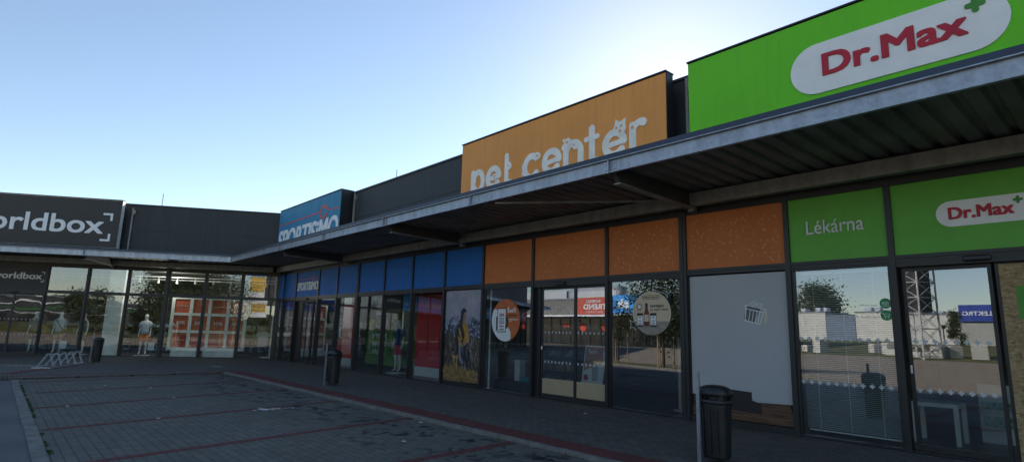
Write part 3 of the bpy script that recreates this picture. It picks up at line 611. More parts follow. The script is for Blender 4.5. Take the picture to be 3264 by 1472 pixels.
# sports shop
sg = sign_box(FA, -26.70, -20.36, 4.55, 6.74, 'teal blue sports shop sign with white SPORTISIMO letters and red swoosh at the corner', BLS, n1=.56, n0=.06, legs=False)
make(text_mb('SPORTISiMO', -26.62, -20.42, 4.80, 5.80, .56, .575, bold=.025, shear=.12, space=.95), 'lettering', LETW, sg)
def swoosh(cx, cy, s, l, r, n):
    m = MB(); m.stroke([(l, cy + .02 * s), (cx - .55 * s, cy + .1 * s)], .06 * s, n, n + .004, cap=False); m.stroke([(cx + .5 * s, cy + .10 * s), (r, cy + .02 * s)], .06 * s, n, n + .004, cap=False)
    m.ring(cx, cy + .05 * s, .33 * s, .48 * s, n, n + .006, math.radians(20), math.radians(165), seg=14, sy=.72); m.ring(cx, cy + .05 * s, .33 * s, .48 * s, n, n + .007, math.radians(195), math.radians(345), seg=14, sy=.72)
    m.poly([(cx - .5 * s, cy), (cx - .30 * s, cy + .24 * s), (cx - .1 * s, cy + .34 * s), (cx - .34 * s, cy + .06 * s)], n, n + .005); m.poly([(cx - .3 * s, cy - .35 * s), (cx + .05 * s, cy - .22 * s), (cx + .36 * s, cy + .04 * s), (cx + .2 * s, cy - .26 * s)], n, n + .005); return m
make(swoosh(-21.85, 6.02, .80, -26.5, -20.45, .56), 'swoosh', REDL, sg)
s2 = thing('shop_sign', FA, (-24.1, 2.9, .03), 'small white SPORTISIMO lettering with red swoosh on blue panel over the sports shop door', 'sign')
make(text_mb('SPORTISiMO', -25.17, -22.99, 3.03, 3.40, .03, .05, bold=.03, shear=.12, space=.95), 'lettering', WHITE, s2); make(swoosh(-23.5, 3.5, .30, -25.1, -23.0, .03), 'swoosh', REDL, s2)
# worldbox
sg = sign_box(FB, -13.55, -6.88, 4.70, 6.86, 'black worldbox sign with pale lettering and corner brackets above the left wing canopy', SIGNBLK, n0=.28, edge=mat('pale_sign_edge', (.82, .80, .76), .5))  # cream edge paint stands for the bright light along the sign side
make(text_mb('worldbox', -12.95, -7.50, 5.29, 6.12, .55, .57, bold=.02), 'lettering', LETW, sg, F=FB)
m = MB()
for (c, d_) in ((6.25, -1), (4.99, 1)): m.box(-7.58, -7.19, min(c, c + .09 * d_), max(c, c + .09 * d_), .55, .565); m.box(-7.28, -7.19, min(c + .091 * d_, c + .34 * d_), max(c + .091 * d_, c + .34 * d_), .55, .565)
for (c, d_) in ((6.25, -1), (4.99, 1)): m.box(-13.3, -12.95, min(c, c + .09 * d_), max(c, c + .09 * d_), .55, .565)
make(m, 'bracket_mark', LETW, sg, F=FB)
s2 = thing('shop_sign', FB, (-10.7, 3.1, .03), 'small worldbox lettering with corner brackets on the black panel over the left wing door', 'sign')
make(text_mb('worldbox', -11.72, -9.83, 3.225, 3.51, .03, .045, bold=.02), 'lettering', LETW, s2, F=FB)
m = MB()
for (c, d_) in ((3.56, -1), (3.12, 1)): m.box(-9.86, -9.74, min(c, c + .03 * d_), max(c, c + .03 * d_), .03, .042); m.box(-9.77, -9.74, min(c + .031 * d_, c + .12 * d_), max(c + .031 * d_, c + .12 * d_), .03, .042)
make(m, 'bracket_mark', LETW, s2, F=FB)
# downpipes between signs
for F, u, lab in ((FA, -5.78, 'thin galvanised downpipe in the gap between the amber and green signs'), (FA, -20.15, 'pale downpipe on the cladding beside the blue sports sign'), (FB, -6.6, 'grey downpipe on the cladding beside the black sign')):
    t = thing('downpipe', F, (u, 4.42, .1), lab, 'pipe'); make(MB().box(u - .03, u + .03, 4.42, TOP - .02, .07, .13), 'pipe', GALVD, t, F=F); make(MB().box(u - .005, u + .11, TOP - .3, TOP - .12, .062, .135), 'clamp', GALVD, t, F=F)
for F, u, z, n, h, lab in ((FB, -7.37, 6.4, -5, 2.05, 'thin white rod standing on the left wing roof'), (FA, -26.0, 6.4, -5, 3.4, 'thin white rod standing on the roof near the corner')):
    make(MB().tube([(u, z, n), (u, z + h, n)], .022, 6), 'lightning_rod', WHITE, F=F, label=lab, cat='rod')

# ------------------------------------------------------------------ window prints and stickers
LILAC = mat('white_window_film', (0.41, 0.415, 0.44), 0.45, var=.05, vscale=.8)
WOODP = bpy.data.materials.new('wood_print'); WOODP.use_nodes = True
def _wood():
    nt = WOODP.node_tree; b = nt.nodes['Principled BSDF']; tc = nt.nodes.new('ShaderNodeTexCoord'); mp = nt.nodes.new('ShaderNodeMapping'); mp.inputs['Scale'].default_value = (1.2, 22, 1)
    nz = nt.nodes.new('ShaderNodeTexNoise'); nz.inputs['Scale'].default_value = 2; nz.inputs['Detail'].default_value = 6; nz.inputs['Distortion'].default_value = .5
    nt.links.new(tc.outputs['Object'], mp.inputs[0]); nt.links.new(mp.outputs[0], nz.inputs['Vector'])
    rp = nt.nodes.new('ShaderNodeValToRGB'); e = rp.color_ramp.elements; e[0].position = .35; e[1].position = .7; e[0].color = (.05, .022, .012, 1); e[1].color = (.16, .085, .045, 1)
    nt.links.new(nz.outputs['Fac'], rp.inputs[0]); nt.links.new(rp.outputs[0], b.inputs['Base Color']); b.inputs['Roughness'].default_value = .4
_wood()
t = thing('window_film', FA, (-5.0, .1, .02), 'pale grey film on the window left of the blinds, with printed wooden floor', 'window film')
make(MB().poly([(-5.90, .40), (-4.08, .46), (-4.08, 2.64), (-5.90, 2.64)], .004, .008), 'backing', LILAC, t)
make(MB().poly([(-5.90, .11), (-4.08, .11), (-4.10, .34), (-4.14, .45), (-5.90, .39)], .004, .0085), 'floor_print', WOODP, t)
make(MB().poly([(-5.9, .28), (-5.35, .28), (-4.61, .25), (-4.61, .42), (-4.77, .47), (-4.77, .60), (-5.19, .62), (-5.22, .47), (-5.9, .48)], .009, .010), 'box_print', mat('dark_print', (.016, .011, .012), .5), t)
make(MB().box(-5.9, -4.1, .205, .209, .0092, .0097), 'floor_edge', mat('tan_line', (.30, .20, .12), .5), t)
t = thing('sticker', FA, (-4.65, 1.7, .01), 'gift box outline sticker with torn film beside it on the pale grey window', 'sticker')
c, q = math.cos(-.22), math.sin(-.22); R = lambda x, y: (-4.66 + x * c - y * q, 1.93 + x * q + y * c)
make(MB().poly([R(-.17, -.12), R(.02, -.15), R(.09, .10), R(-.02, .2), R(-.15, .1)], .0085, .0095), 'backing', mat('sticker_dark', (.10, .11, .115), .5), t)
m = MB(); m.stroke([R(-.14, -.15), R(.13, -.15), R(.15, .06), R(-.16, .06), R(-.14, -.15)], .014, .010, .0115); m.stroke([R(-.18, .06), R(.17, .06), R(.17, .12), R(-.18, .12), R(-.18, .06)], .014, .010, .0117)
for x in (-.08, -.02, .04, .09): m.stroke([R(x, -.14), R(x, .06)], .012, .010, .0113)
m.ring(*R(-.06, .17), .04, .054, .010, .0118, seg=12, sy=.6); m.ring(*R(.06, .17), .04, .054, .010, .0118, seg=12, sy=.6); make(m, 'outline', WHITE, t)
make(MB().poly([(-4.50, 1.78), (-4.46, 1.76), (-4.43, 1.86), (-4.43, 1.98), (-4.455, 2.02), (-4.48, 1.9)], .010, .013), 'torn_corner', mat('tan_paper', (.62, .55, .42), .6), t)
make(MB().poly([(-4.72, 2.06), (-4.56, 2.06), (-4.60, 2.17), (-4.65, 2.2), (-4.70, 2.13)], .0088, .0105), 'torn_patch', mat('pale_patch', (.42, .44, .45), .6), t)
# round sticker with the phone
t = thing('sticker', FA, (-11.23, 1.27, .01), 'round orange sticker with white phone and Šetři text left of the pet shop door', 'sticker')
make(MB().disc(-11.235, 1.81, .55, .004, .007, 48, ry=.54), 'disc', mat('orange_sticker', (.52, .13, .025), .5), t)
pts = [(-11.235 + .55 * math.cos(math.radians(a)), 1.81 + .54 * math.sin(math.radians(a))) for a in range(150, 300, 10)] + [(-11.02, 1.38), (-11.03, 1.52), (-11.12, 1.62), (-11.25, 1.66), (-11.38, 1.80), (-11.5, 2.0), (-11.62, 2.1)]
make(MB().poly(pts, .007, .008), 'white_shape', WHITE, t)
BLK = mat('black_print', (.012, .012, .014), .5); 
m = MB(); m.box(-11.60, -11.55, 1.54, 1.90, .008, .009); m.stroke([(-11.58, 1.84), (-11.53, 1.70), (-11.55, 1.6)], .06, .008, .0092); m.stroke([(-11.19, 1.88), (-11.15, 1.74), (-11.19, 1.62)], .06, .008, .0092); make(m, 'glove_print', BLK, t)
make(MB().box(-11.555, -11.21, 1.50, 2.12, .009, .0100), 'phone_print', BLK, t, bevel=.0); make(MB().box(-11.535, -11.23, 1.52, 2.10, .0101, .0110), 'screen_print', WHITE, t)
m = text_mb('20%', -11.48, -11.28, 1.90, 1.98, .0112, .0120, bold=.03); make(m, 'lettering', mat('dark_orange_text', (.35, .05, .01), .5), t)
make(text_mb('790+', -11.48, -11.28, 1.62, 1.68, .0112, .0120, bold=.03), 'lettering', CRIM, t)
m = MB()
for w_ in (1.86, 1.83, 1.79, 1.75, 1.73, 1.58, 1.56): m.box(-11.47, -11.29, w_ - .009, w_ + .004, .0112, .0119)
make(m, 'text_line', BLK, t)
make(text_mb('Šetři', -11.17, -10.84, 2.00, 2.14, .0072, .0085, bold=.03), 'lettering', WHITE, t); make(text_mb('s petkou', -11.17, -10.80, 1.89, 1.975, .0072, .0085, bold=.02), 'lettering', BLK, t)
make(MB().box(-11.10, -10.76, 1.815, 1.835, .0072, .008).box(-11.10, -11.0, 1.775, 1.79, .0072, .008), 'text_line', WHITE, t)
# fresh valley sticker
t = thing('sticker', FA, (-6.78, 1.5, .01), 'round cream NOVINKY sticker with bottle and jars right of the pet shop door', 'sticker')
make(MB().disc(-6.78, 1.96, .455, .004, .007, 48, ry=.435), 'disc', mat('cream_sticker', (.62, .50, .35), .5, var=.08), t)
make(MB().poly([(-6.78 + .453 * math.cos(math.radians(a)), 1.96 + .433 * math.sin(math.radians(a))) for a in range(202, 339, 8)], .007, .0078), 'shelf_print', mat('stone_print', (.30, .26, .22), .6, var=.2, vscale=8), t)
m = MB(); pillp = pill(MB(), -7.0, -6.57, 2.235, 2.32, .007, .0078); make(pillp, 'badge_plate', BLK, t); make(pill(MB(), -6.99, -6.58, 2.243, 2.312, .0079, .0086), 'badge_plate', MATS['cream_sticker'], t)
make(text_mb('FRESH VALLEY', -6.965, -6.605, 2.258, 2.297, .0087, .0095, bold=.03), 'lettering', BLK, t)
make(text_mb('NOVINKY', -6.80, -6.48, 2.07, 2.125, .0072, .008, bold=.03), 'lettering', BLK, t); make(text_mb('za lepší ceny!', -6.80, -6.40, 2.0, 2.055, .0072, .008, bold=.02), 'lettering', BLK, t)
m = MB().poly([(-7.07 + (.075 if k % 2 else .062) * math.cos(k * math.pi / 14), 2.09 + (.075 if k % 2 else .062) * math.sin(k * math.pi / 14)) for k in range(28)], .0072, .008); m.poly([(-7.11, 2.04), (-7.08, 2.04), (-7.10, 1.98)], .0072, .0079); m.poly([(-7.06, 2.04), (-7.03, 2.04), (-7.04, 1.98)], .0072, .0079); make(m, 'rosette', mat('tan_print', (.33, .16, .09), .5), t); make(MB().disc(-7.07, 2.09, .042, .0081, .0088, 16), 'rosette_centre', WHITE, t)
make(MB().poly([(-6.955, 1.70), (-6.835, 1.70), (-6.835, 1.96), (-6.86, 2.03), (-6.87, 2.12), (-6.92, 2.12), (-6.93, 2.03), (-6.955, 1.96)], .0082, .009), 'bottle_print', mat('dark_red_print', (.13, .012, .01), .4), t)
make(MB().box(-6.925, -6.865, 2.09, 2.16, .0092, .0100), 'cap_print', BLK, t)
for u in (-7.13, -6.81):
    make(MB().box(u, u + .15, 1.685, 1.96, .0082, .009), 'jar_print', BLK, t); make(MB().box(u + .008, u + .142, 1.72, 1.91, .0092, .0099), 'label_print', WHITE, t)
    m = MB()
    for w_ in (1.87, 1.80, 1.76, 1.73): m.box(u + .04, u + .11, w_, w_ + .012, .0101, .0106)
    make(m, 'text_line', BLK, t)
make(MB().box(-6.945, -6.845, 1.79, 1.93, .0092, .0099), 'label_print', MATS['cream_sticker'], t)
t = thing('sticker', FA, (-7.3, 1.6, .01), 'thin white outline drawings of a heart, a star and toys around the round cream sticker', 'sticker')
m = MB(); m.stroke([(-7.21, 1.93), (-7.32, 1.94), (-7.36, 2.0), (-7.33, 2.05), (-7.29, 2.03), (-7.26, 2.08), (-7.2, 2.06)], .012, .004, .0055)
m.stroke([(-7.15, 1.62), (-7.26, 1.68), (-7.31, 1.64), (-7.28, 1.74), (-7.32, 1.82), (-7.23, 1.78), (-7.17, 1.83)], .012, .004, .0055); make(m, 'outline', DECAL, t)
m = MB(); m.stroke([(-6.75, 2.41), (-6.74, 2.50), (-6.42, 2.44), (-6.40, 2.26), (-6.44, 2.33), (-6.74, 2.44)], .010, .004, .0055); make(m, 'outline', DECAL, t)
# hiker print: everything on it is flat
t = thing('window_poster', FA, (-13.06, .1, .02), 'tall poster of a hiker in yellow jacket before snowy mountains', 'poster')
PX0, PX1, PY0, PY1 = -13.905, -12.22, .12, 2.64
mt = bpy.data.materials.new('mountain_print'); mt.use_nodes = True
def _mt():
    nt = mt.node_tree; b = nt.nodes['Principled BSDF']; tc = nt.nodes.new('ShaderNodeTexCoord'); sx = nt.nodes.new('ShaderNodeSeparateXYZ'); nt.links.new(tc.outputs['Object'], sx.inputs[0])
    nz = nt.nodes.new('ShaderNodeTexNoise'); nz.inputs['Scale'].default_value = 1.7; nz.inputs['Detail'].default_value = 9; nz.inputs['Roughness'].default_value = .72; nt.links.new(tc.outputs['Object'], nz.inputs['Vector'])
    n2 = nt.nodes.new('ShaderNodeTexNoise'); n2.inputs['Scale'].default_value = 7; n2.inputs['Detail'].default_value = 8; n2.inputs['Roughness'].default_value = .8; nt.links.new(tc.outputs['Object'], n2.inputs['Vector'])
    h = nt.nodes.new('ShaderNodeMath'); h.operation = 'MULTIPLY_ADD'; h.inputs[1].default_value = 1.5; nt.links.new(nz.outputs['Fac'], h.inputs[0]); nt.links.new(sx.outputs[1], h.inputs[2])
    sky = nt.nodes.new('ShaderNodeValToRGB'); sky.color_ramp.elements[0].color = (.42, .36, .42, 1); sky.color_ramp.elements[1].color = (.20, .24, .33, 1); sky.color_ramp.elements[0].position = .35; sky.color_ramp.elements[1].position = .65
    nt.links.new(nz.outputs['Fac'], sky.inputs[0])
    rk = nt.nodes.new('ShaderNodeValToRGB'); e = rk.color_ramp; e.elements[0].position = .40; e.elements[0].color = (.006, .008, .018, 1); e.elements[1].position = .62; e.elements[1].color = (.55, .60, .75, 1); k = e.elements.new(.5); k.color = (.05, .06, .11, 1)
    nt.links.new(n2.outputs['Fac'], rk.inputs[0])
    lo = nt.nodes.new('ShaderNodeValToRGB'); e = lo.color_ramp; e.elements[0].position = .42; e.elements[0].color = (.006, .005, .004, 1); e.elements[1].position = .68; e.elements[1].color = (.26, .19, .11, 1); nt.links.new(n2.outputs['Fac'], lo.inputs[0])
    def mixby(val, a, c, x, y):
        mr = nt.nodes.new('ShaderNodeMapRange'); mr.inputs[1].default_value = x; mr.inputs[2].default_value = y; nt.links.new(val, mr.inputs[0])
        mx = nt.nodes.new('ShaderNodeMix'); mx.data_type = 'RGBA'; nt.links.new(mr.outputs[0], mx.inputs[0]); nt.links.new(a, mx.inputs[6]); nt.links.new(c, mx.inputs[7]); return mx.outputs[2]
    c1 = mixby(h.outputs[0], lo.outputs[0], rk.outputs[0], 1.65, 1.95); c2 = mixby(h.outputs[0], c1, sky.outputs[0], 2.44, 2.50)
    nt.links.new(c2, b.inputs['Base Color']); b.inputs['Roughness'].default_value = .45
_mt()
make(MB().box(PX0, PX1, PY0, PY1, .004, .006), 'landscape_print', mt, t)
P = lambda x, y: (PX0 + (PX1 - PX0) * x, PY0 + (PY1 - PY0) * y)
YEL = mat('yellow_print', (.44, .23, .03), .5, var=.45, vscale=9); SKIN = mat('skin_print', (.30, .17, .12), .5)
make(MB().poly([P(*q) for q in ((.30, .52), (.36, .60), (.42, .63), (.55, .64), (.62, .62), (.66, .55), (.68, .44), (.62, .40), (.66, .36), (.74, .30), (.76, .18), (.60, .14), (.55, .17), (.45, .15), (.36, .2), (.36, .32), (.33, .40))], .006, .007), 'clothing_print', BLK, t)
make(MB().poly([P(*q) for q in ((.49, .62), (.56, .65), (.63, .63), (.67, .56), (.70, .44), (.62, .41), (.55, .38), (.53, .42), (.58, .5), (.54, .56))], .0072, .008), 'jacket_print', YEL, t)
m = MB()
for (x, y, h) in ((.39, .58, .09), (.41, .54, .1), (.38, .49, .10), (.42, .46, .09)): m.poly([P(x, y), P(x + .035, y), P(x + .10, y - h * .8), P(x + .06, y - h)], .0072, .0078 + y * .0004)
m.poly([P(.27, .27), P(.37, .24), P(.36, .14), P(.39, .15), P(.40, .24), P(.43, .27), P(.38, .29), P(.36, .26), P(.28, .29)], .0072, .008); make(m, 'jacket_print', YEL, t)
make(MB().poly([P(*q) for q in ((.50, .66), (.52, .74), (.56, .75), (.60, .74), (.595, .69), (.57, .65), (.55, .60), (.52, .6))], .0074, .0082), 'face_print', SKIN, t)
make(MB().poly([P(*q) for q in ((.43, .60), (.44, .70), (.445, .76), (.49, .80), (.55, .80), (.60, .77), (.60, .755), (.54, .755), (.52, .72), (.51, .66), (.47, .60))], .0084, .009), 'hair_and_cap_print', BLK, t)
make(MB().poly([P(*q) for q in ((.52, .42), (.56, .45), (.62, .44), (.62, .40), (.57, .39))], .0084, .009), 'hand_print', SKIN, t)
m = MB(); random.seed(5)
for k in range(16):
    x, y = random.uniform(.42, .74), random.uniform(.18, .40); m.poly([P(x, y), P(x + .012, y), P(x + random.uniform(.0, .09), y - .12)], .0074, .0079 + k * .00003)
m.poly([P(.40, .42), P(.46, .41), P(.47, .30), P(.56, .20), P(.52, .19), P(.43, .28), P(.42, .38)], .0074, .0086); make(m, 'strap_print', mat('pale_blue_print', (.20, .22, .30), .5), t)
m = MB()
for pts_ in (((0, .14), (0, .50), (.06, .56), (.14, .50), (.2, .54), (.28, .48), (.33, .36), (.32, .2), (.2, .12)), ((.74, .14), (.72, .32), (.80, .44), (.88, .50), (1, .46), (1, .1), (.85, .08))): m.poly([P(*q) for q in pts_], .0062, .0068)
make(m, 'rock_print', mat('rock_print', (.012, .011, .012), .5, var=.5, vscale=9, col2=(.10, .075, .05)), t)
m = MB()
for k in range(46):
    x, y = random.choice((random.uniform(.02, .32), random.uniform(.74, .96))), random.uniform(.16, .44); m.poly([P(x, y), P(x + .008, y), P(x + random.uniform(-.03, .03), y + random.uniform(.04, .12))], .0070, .0071 + k * .00001)
m.poly([P(.22, .30), P(.30, .27), P(.29, .16), P(.26, .26)], .0070, .0078); m.poly([P(.20, .36), P(.28, .30), P(.31, .33), P(.26, .31)], .0070, .0079); make(m, 'stalk_print', mat('stalk_print', (.36, .30, .22), .5, var=.4, vscale=6), t)
m = MB(); G = 0
for k in range(230):
    x, y = random.uniform(0, .96), random.uniform(.0, .11) + .13 * math.exp(-((random.random()) * 3)) ; y = min(y, .15 - .10 * abs(x - .25))
    if y < 0.005: continue
    a = random.uniform(-.05, .05); m.poly([P(x, y - .005), P(x + .03, y - .005), P(min(1, x + .015 + a), y + random.uniform(.02, .07))], .0074, .0076 + k * .000008)
make(m, 'grass_print', mat('golden_grass_print', (.26, .155, .055), .6, var=.6, vscale=6), t)
make(MB().poly([P(0, 0), P(1, 0), P(1, .03), P(.8, .05), P(.6, .10), P(.35, .14), P(.1, .13), P(0, .16)], .0066, .0072), 'grass_print', mat('golden_brown_print', (.17, .10, .035), .6, var=.7, vscale=14), t)
# round green stickers by the blinds
for (u, w_, nm, tx) in ((-2.66, 2.075, 'barcode', 'eRecept'), (-2.66, 1.90, 'trolley', 'Výdejna E-shopu')):
    t = thing('sticker', FA, (u, w_ - .08, .01), 'small round green sticker with white %s mark in the blinds window' % nm, 'sticker')
    make(MB().disc(u, w_, .078, .001, .004, 28), 'disc', mat('green_sticker', (.02, .28, .07), .5), t); m = MB()
    if nm == 'barcode':
        for k in range(5): m.box(u - .042 + k * .018, u - .034 + k * .018, w_ - .02, w_ + .028, .0042, .005)
        m.box(u - .04, u + .05, w_ - .04, w_ - .032, .0042, .005)
    else: m.stroke([(u - .05, w_ + .03), (u - .035, w_ + .03), (u - .022, w_ - .015), (u + .035, w_ - .015), (u + .042, w_ + .02), (u - .03, w_ + .02)], .008, .0042, .005); m.disc(u - .015, w_ - .035, .009, .0042, .005, 8); m.disc(u + .025, w_ - .035, .009, .0042, .005, 8)
    make(m, 'mark', WHITE, t); make(text_mb(tx, u - .10 - (.25 if nm == 'barcode' else .50), u - .10, w_ - .045, w_ - .005, .001, .002, bold=.0), 'lettering', DECAL, t)

# ------------------------------------------------------------------ behind the glass, pharmacy
BLIND = mat('white_blind_slat', (.50, .53, .55), .5)
t = thing('venetian_blind', FA, (-3.27, .1, -.14), 'white venetian blind lowered behind the window left of the pharmacy door', 'blind')
m = MB(); k = .14
while k < 2.56: m.v += [(-3.93, k, -.125), (-2.59, k, -.125), (-2.59, k + .012, -.15), (-3.93, k + .012, -.15), (-3.93, k + .002, -.125), (-2.59, k + .002, -.125), (-2.59, k + .014, -.15), (-3.93, k + .014, -.15)]; b = len(m.v) - 8; m.f += [(b + 3, b + 2, b + 1, b), (b + 4, b + 5, b + 6, b + 7), (b, b + 1, b + 5, b + 4), (b + 2, b + 3, b + 7, b + 6)]; k += .0285
make(m, 'slats', BLIND, t); make(MB().box(-3.94, -2.58, 2.57, 2.62, -.16, -.115), 'head_rail', WHITE, t)
m = MB()
for u in (-3.72, -3.28, -2.84): m.box(u - .004, u + .004, .13, 2.58, -.122, -.118)
make(m, 'cord', WHITE, t)
make(MB().box(-3.9, -2.6, .1, .12, -.15, -.12), 'bottom_rail', WHITE, t)
def table(F, a, b, n0_, n1_, h, label, th=.06):
    t = thing('table', F, ((a + b) / 2, .02, (n0_ + n1_) / 2), label, 'table'); make(MB().box(a, b, h - th, h, n0_, n1_), 'tabletop', WHITE, t, F=F)
    for u in (a, b - .06):
        for n in (n0_, n1_ - .06): make(MB().box(u, u + .06, .02, h - th, n, n + .06), 'leg', WHITE, t, F=F)
    return t
table(FA, -2.70, -2.10, -1.5, -.95, .62, 'small white table seen through the pharmacy door')
t = thing('leaflet_rack', FA, (-1.8, .02, -1.6), 'white leaflet rack standing behind the small white table in the pharmacy', 'rack'); make(MB().box(-2.0, -1.55, .02, .9, -1.9, -1.85), 'back', WHITE, t)
for w_ in (.25, .5, .75): make(MB().box(-1.99, -1.56, w_, w_ + .02, -1.845, -1.7), 'shelf', WHITE, t)
make(MB().box(-1.97, -1.58, .522, .64, -1.84, -1.83).box(-1.95, -1.6, .272, .42, -1.84, -1.83), 'leaflets', mat('leaflet_paper', (.25, .4, .3), .6, var=.6, vscale=20), t)
# pet shop
t = thing('poster_board', FA, (-8.95, .02, -.8), 'leaning poster board with Šetři print behind the pet shop door', 'poster board')
OP = mat('pale_orange_print', (.42, .19, .12), .6)
m = MB().poly([(-9.36, .34), (-8.72, .34), (-8.57, 1.24), (-9.21, 1.25)], -.83, -.81); make(m, 'frame', WHITE, t)
make(MB().poly([(-9.33, .37), (-8.745, .37), (-8.60, 1.21), (-9.185, 1.22)], -.809, -.805), 'poster', OP, t)
make(MB().poly([(-9.33, .37), (-8.745, .37), (-8.60, 1.21), (-8.68, 1.1), (-8.68, .9), (-8.8, .75), (-9.1, .72), (-9.28, .64)], -.804, -.802), 'white_shape', WHITE, t)
make(MB().box(-9.02, -8.84, .44, .78, -.8015, -.800), 'phone_print', mat('grey_print', (.35, .37, .4), .5), t); make(MB().disc(-9.2, .5, .07, -.8015, -.8, 16), 'round_mark', CRIM, t)
make(text_mb('Šetři', -9.12, -8.86, 1.06, 1.17, -.8045, -.802, bold=.02), 'lettering', WHITE, t)
SHELF = mat('dark_shelving', (.07, .07, .075), .6, var=.3)
def shelf(F, a, b, n, h, label, goods=True, seed=1, pal=None):
    random.seed(seed); t = thing('shelf_unit', F, ((a + b) / 2, .02, n), label, 'shelf'); make(MB().box(a, b, .02, h, n - .5, n - .46).box(a, a + .03, .02, h, n - .459, n).box(b - .03, b, .02, h, n - .459, n), 'upright', SHELF, t, F=F)
    k = .1; j = 0
    while k < h - .1:
        make(MB().box(a + .031, b - .031, k, k + .025, n - .455, n - .01), 'shelf', SHELF, t, F=F)
        if goods:
            u = a + .06; m = MB()
            while u < b - .12:
                wdt = random.uniform(.05, .16)
                if random.random() < .8: m.box(u, min(u + wdt - .01, b - .05), k + .026, k + random.uniform(.12, .3), n - .3, n - .05)
                u += wdt
            if m.v: make(m, 'goods', (pal or GOODS)[j % len(pal or GOODS)], t, F=F); j += 1
        k += .38
    return t
GOODS = [mat('goods_pale', (.30, .30, .28), .6, var=.5, vscale=3, col2=(.15, .3, .35)), mat('goods_warm', (.28, .12, .05), .6, var=.8, vscale=4, col2=(.4, .35, .2)), mat('goods_blue', (.05, .16, .25), .6, var=.8, vscale=4, col2=(.3, .4, .4))]
shelf(FA, -11.9, -10.5, -1.9, 2.2, 'dark shelf of pet goods deep behind the round orange sticker', seed=2)
shelf(FA, -9.95, -9.5, -1.6, 2.0, 'narrow dark shelf of pet goods beside the pet shop door', seed=3)
shelf(FA, -8.3, -6.6, -5.0, 2.0, 'long dark shelf at the back of the pet shop', seed=4)
t = thing('display_plinth', FA, (-11.2, .02, -.6), 'low black plinth inside the window under the round orange sticker', 'plinth'); make(MB().box(-11.95, -10.4, .02, .26, -1.2, -.3), 'plinth', BLACKP, t)
make(MB().loft([(-10.98, .262, -.55, .19, .12), (-10.98, .30, -.55, .22, .15), (-10.98, .36, -.55, .23, .16), (-10.98, .361, -.55, .17, .1), (-10.98, .30, -.55, .15, .09)], 20), 'pet_bed', mat('turquoise_plastic', (.02, .30, .36), .5), label='turquoise pet bed on the black plinth', cat='pet bed')
setp(make(MB().box(-11.45, -11.25, .262, .75, -.75, -.55), 'box', mat('box_white', (.5, .52, .52), .6), bevel=.01), 'tall narrow white box standing on the black plinth', 'box') if False else make(MB().box(-11.45, -11.25, .262, .75, -.75, -.55).box(-11.47, -11.23, .751, .79, -.77, -.53), 'white_box', mat('box_white', (.5, .52, .52), .6), label='tall narrow white box standing on the black plinth', cat='box')
make(MB().tube([(-6.72, .02, -.9), (-6.72, 1.5, -.9)], .045, 14).tube([(-6.72, .0, -.9), (-6.72, .04, -.9)], .14, 14), 'post', mat('cream_post', (.5, .46, .36), .6), label='thinner cream post behind the window right of the pet shop door, left one of two', cat='post')
make(MB().tube([(-6.52, .02, -.8), (-6.52, 1.55, -.8)], .06, 14).tube([(-6.52, .0, -.8), (-6.52, .04, -.8)], .16, 14), 'post', MATS['cream_post'], label='thicker cream post behind the window right of the pet shop door, right one of two', cat='post')
make(MB().box(-6.12, -6.08, .02, 2.64, -.12, -.09).box(-6.14, -6.06, .02, .06, -.14, -.07), 'light_strip', WHITE, label='narrow white vertical profile at the right edge of the pet shop window', cat='profile')
make(MB().box(-11.99, -11.95, .02, 2.64, -.12, -.09).box(-12.01, -11.93, .02, .06, -.14, -.07), 'light_strip', WHITE, label='narrow white vertical profile at the left edge of the pet shop window', cat='profile')
# sports shop
RED = mat('red_partition', (.72, .02, .015), .55, var=.1); GRN = mat('pitch_print', (.04, .18, .015), .6, var=.6, vscale=2.2, col2=(.14, .36, .03))
t = thing('red_partition', FA, (-15, .02, -.8), 'wide glossy red partition wall inside the sports shop beside the hiker poster', 'partition')
make(MB().box(-16.7, -13.9, .32, 2.9, -.86, -.8), 'panel', RED, t); make(MB().box(-16.7, -13.9, .02, .318, -.86, -.79), 'skirting', WHITE, t)
t = thing('red_column', FA, (-21.6, .02, -.8), 'narrow red column inside the sports shop window beside its entrance', 'column')
make(MB().box(-22.2, -21.2, .32, 2.9, -1.0, -.8), 'panel', RED, t); make(MB().box(-22.2, -21.2, .02, .318, -1.0, -.79), 'skirting', WHITE, t)
t = thing('billboard', FA, (-18.5, .02, -1.2), 'green football pitch board with white lettering inside the sports shop windows', 'board')
make(MB().box(-20.9, -16.75, .16, 2.25, -1.25, -1.2), 'panel', GRN, t)
make(MB().box(-20.9, -16.75, 1.45, 2.25, -1.198, -1.196), 'tree_print', mat('tree_print', (.03, .06, .01), .6, var=.8, vscale=5, col2=(.20, .26, .06)), t)
for tx, u0, u1, w_ in (('VYBER', -20.4, -19.3, 1.14), ('NA LÉTO KTERÉ', -20.4, -18.35, .86), ('VÁS BA', -20.4, -19.4, .55)): make(text_mb(tx, u0, u1, w_, w_ + .2, -1.195, -1.19, bold=.04, shear=.2), 'lettering', WHITE, t)
make(text_mb('SPORTISiMO', -20.2, -19.4, 2.02, 2.14, -1.195, -1.19, bold=.05, shear=.1), 'lettering', WHITE, t)
m = MB(); m.ring(-17.2, .38, .30, .33, -1.195, -1.19, sy=.35); make(m, 'badge_outline', WHITE, t)
ball = MB()
def sphere(mb, cx, cy, cz, r, n=12, m_=8):
    mb.loft([(cx, cy + r * math.sin(a), cz, max(.001, r * math.cos(a)), max(.001, r * math.cos(a))) for a in [(-.5 + i / m_) * math.pi for i in range(m_ + 1)]], n); return mb
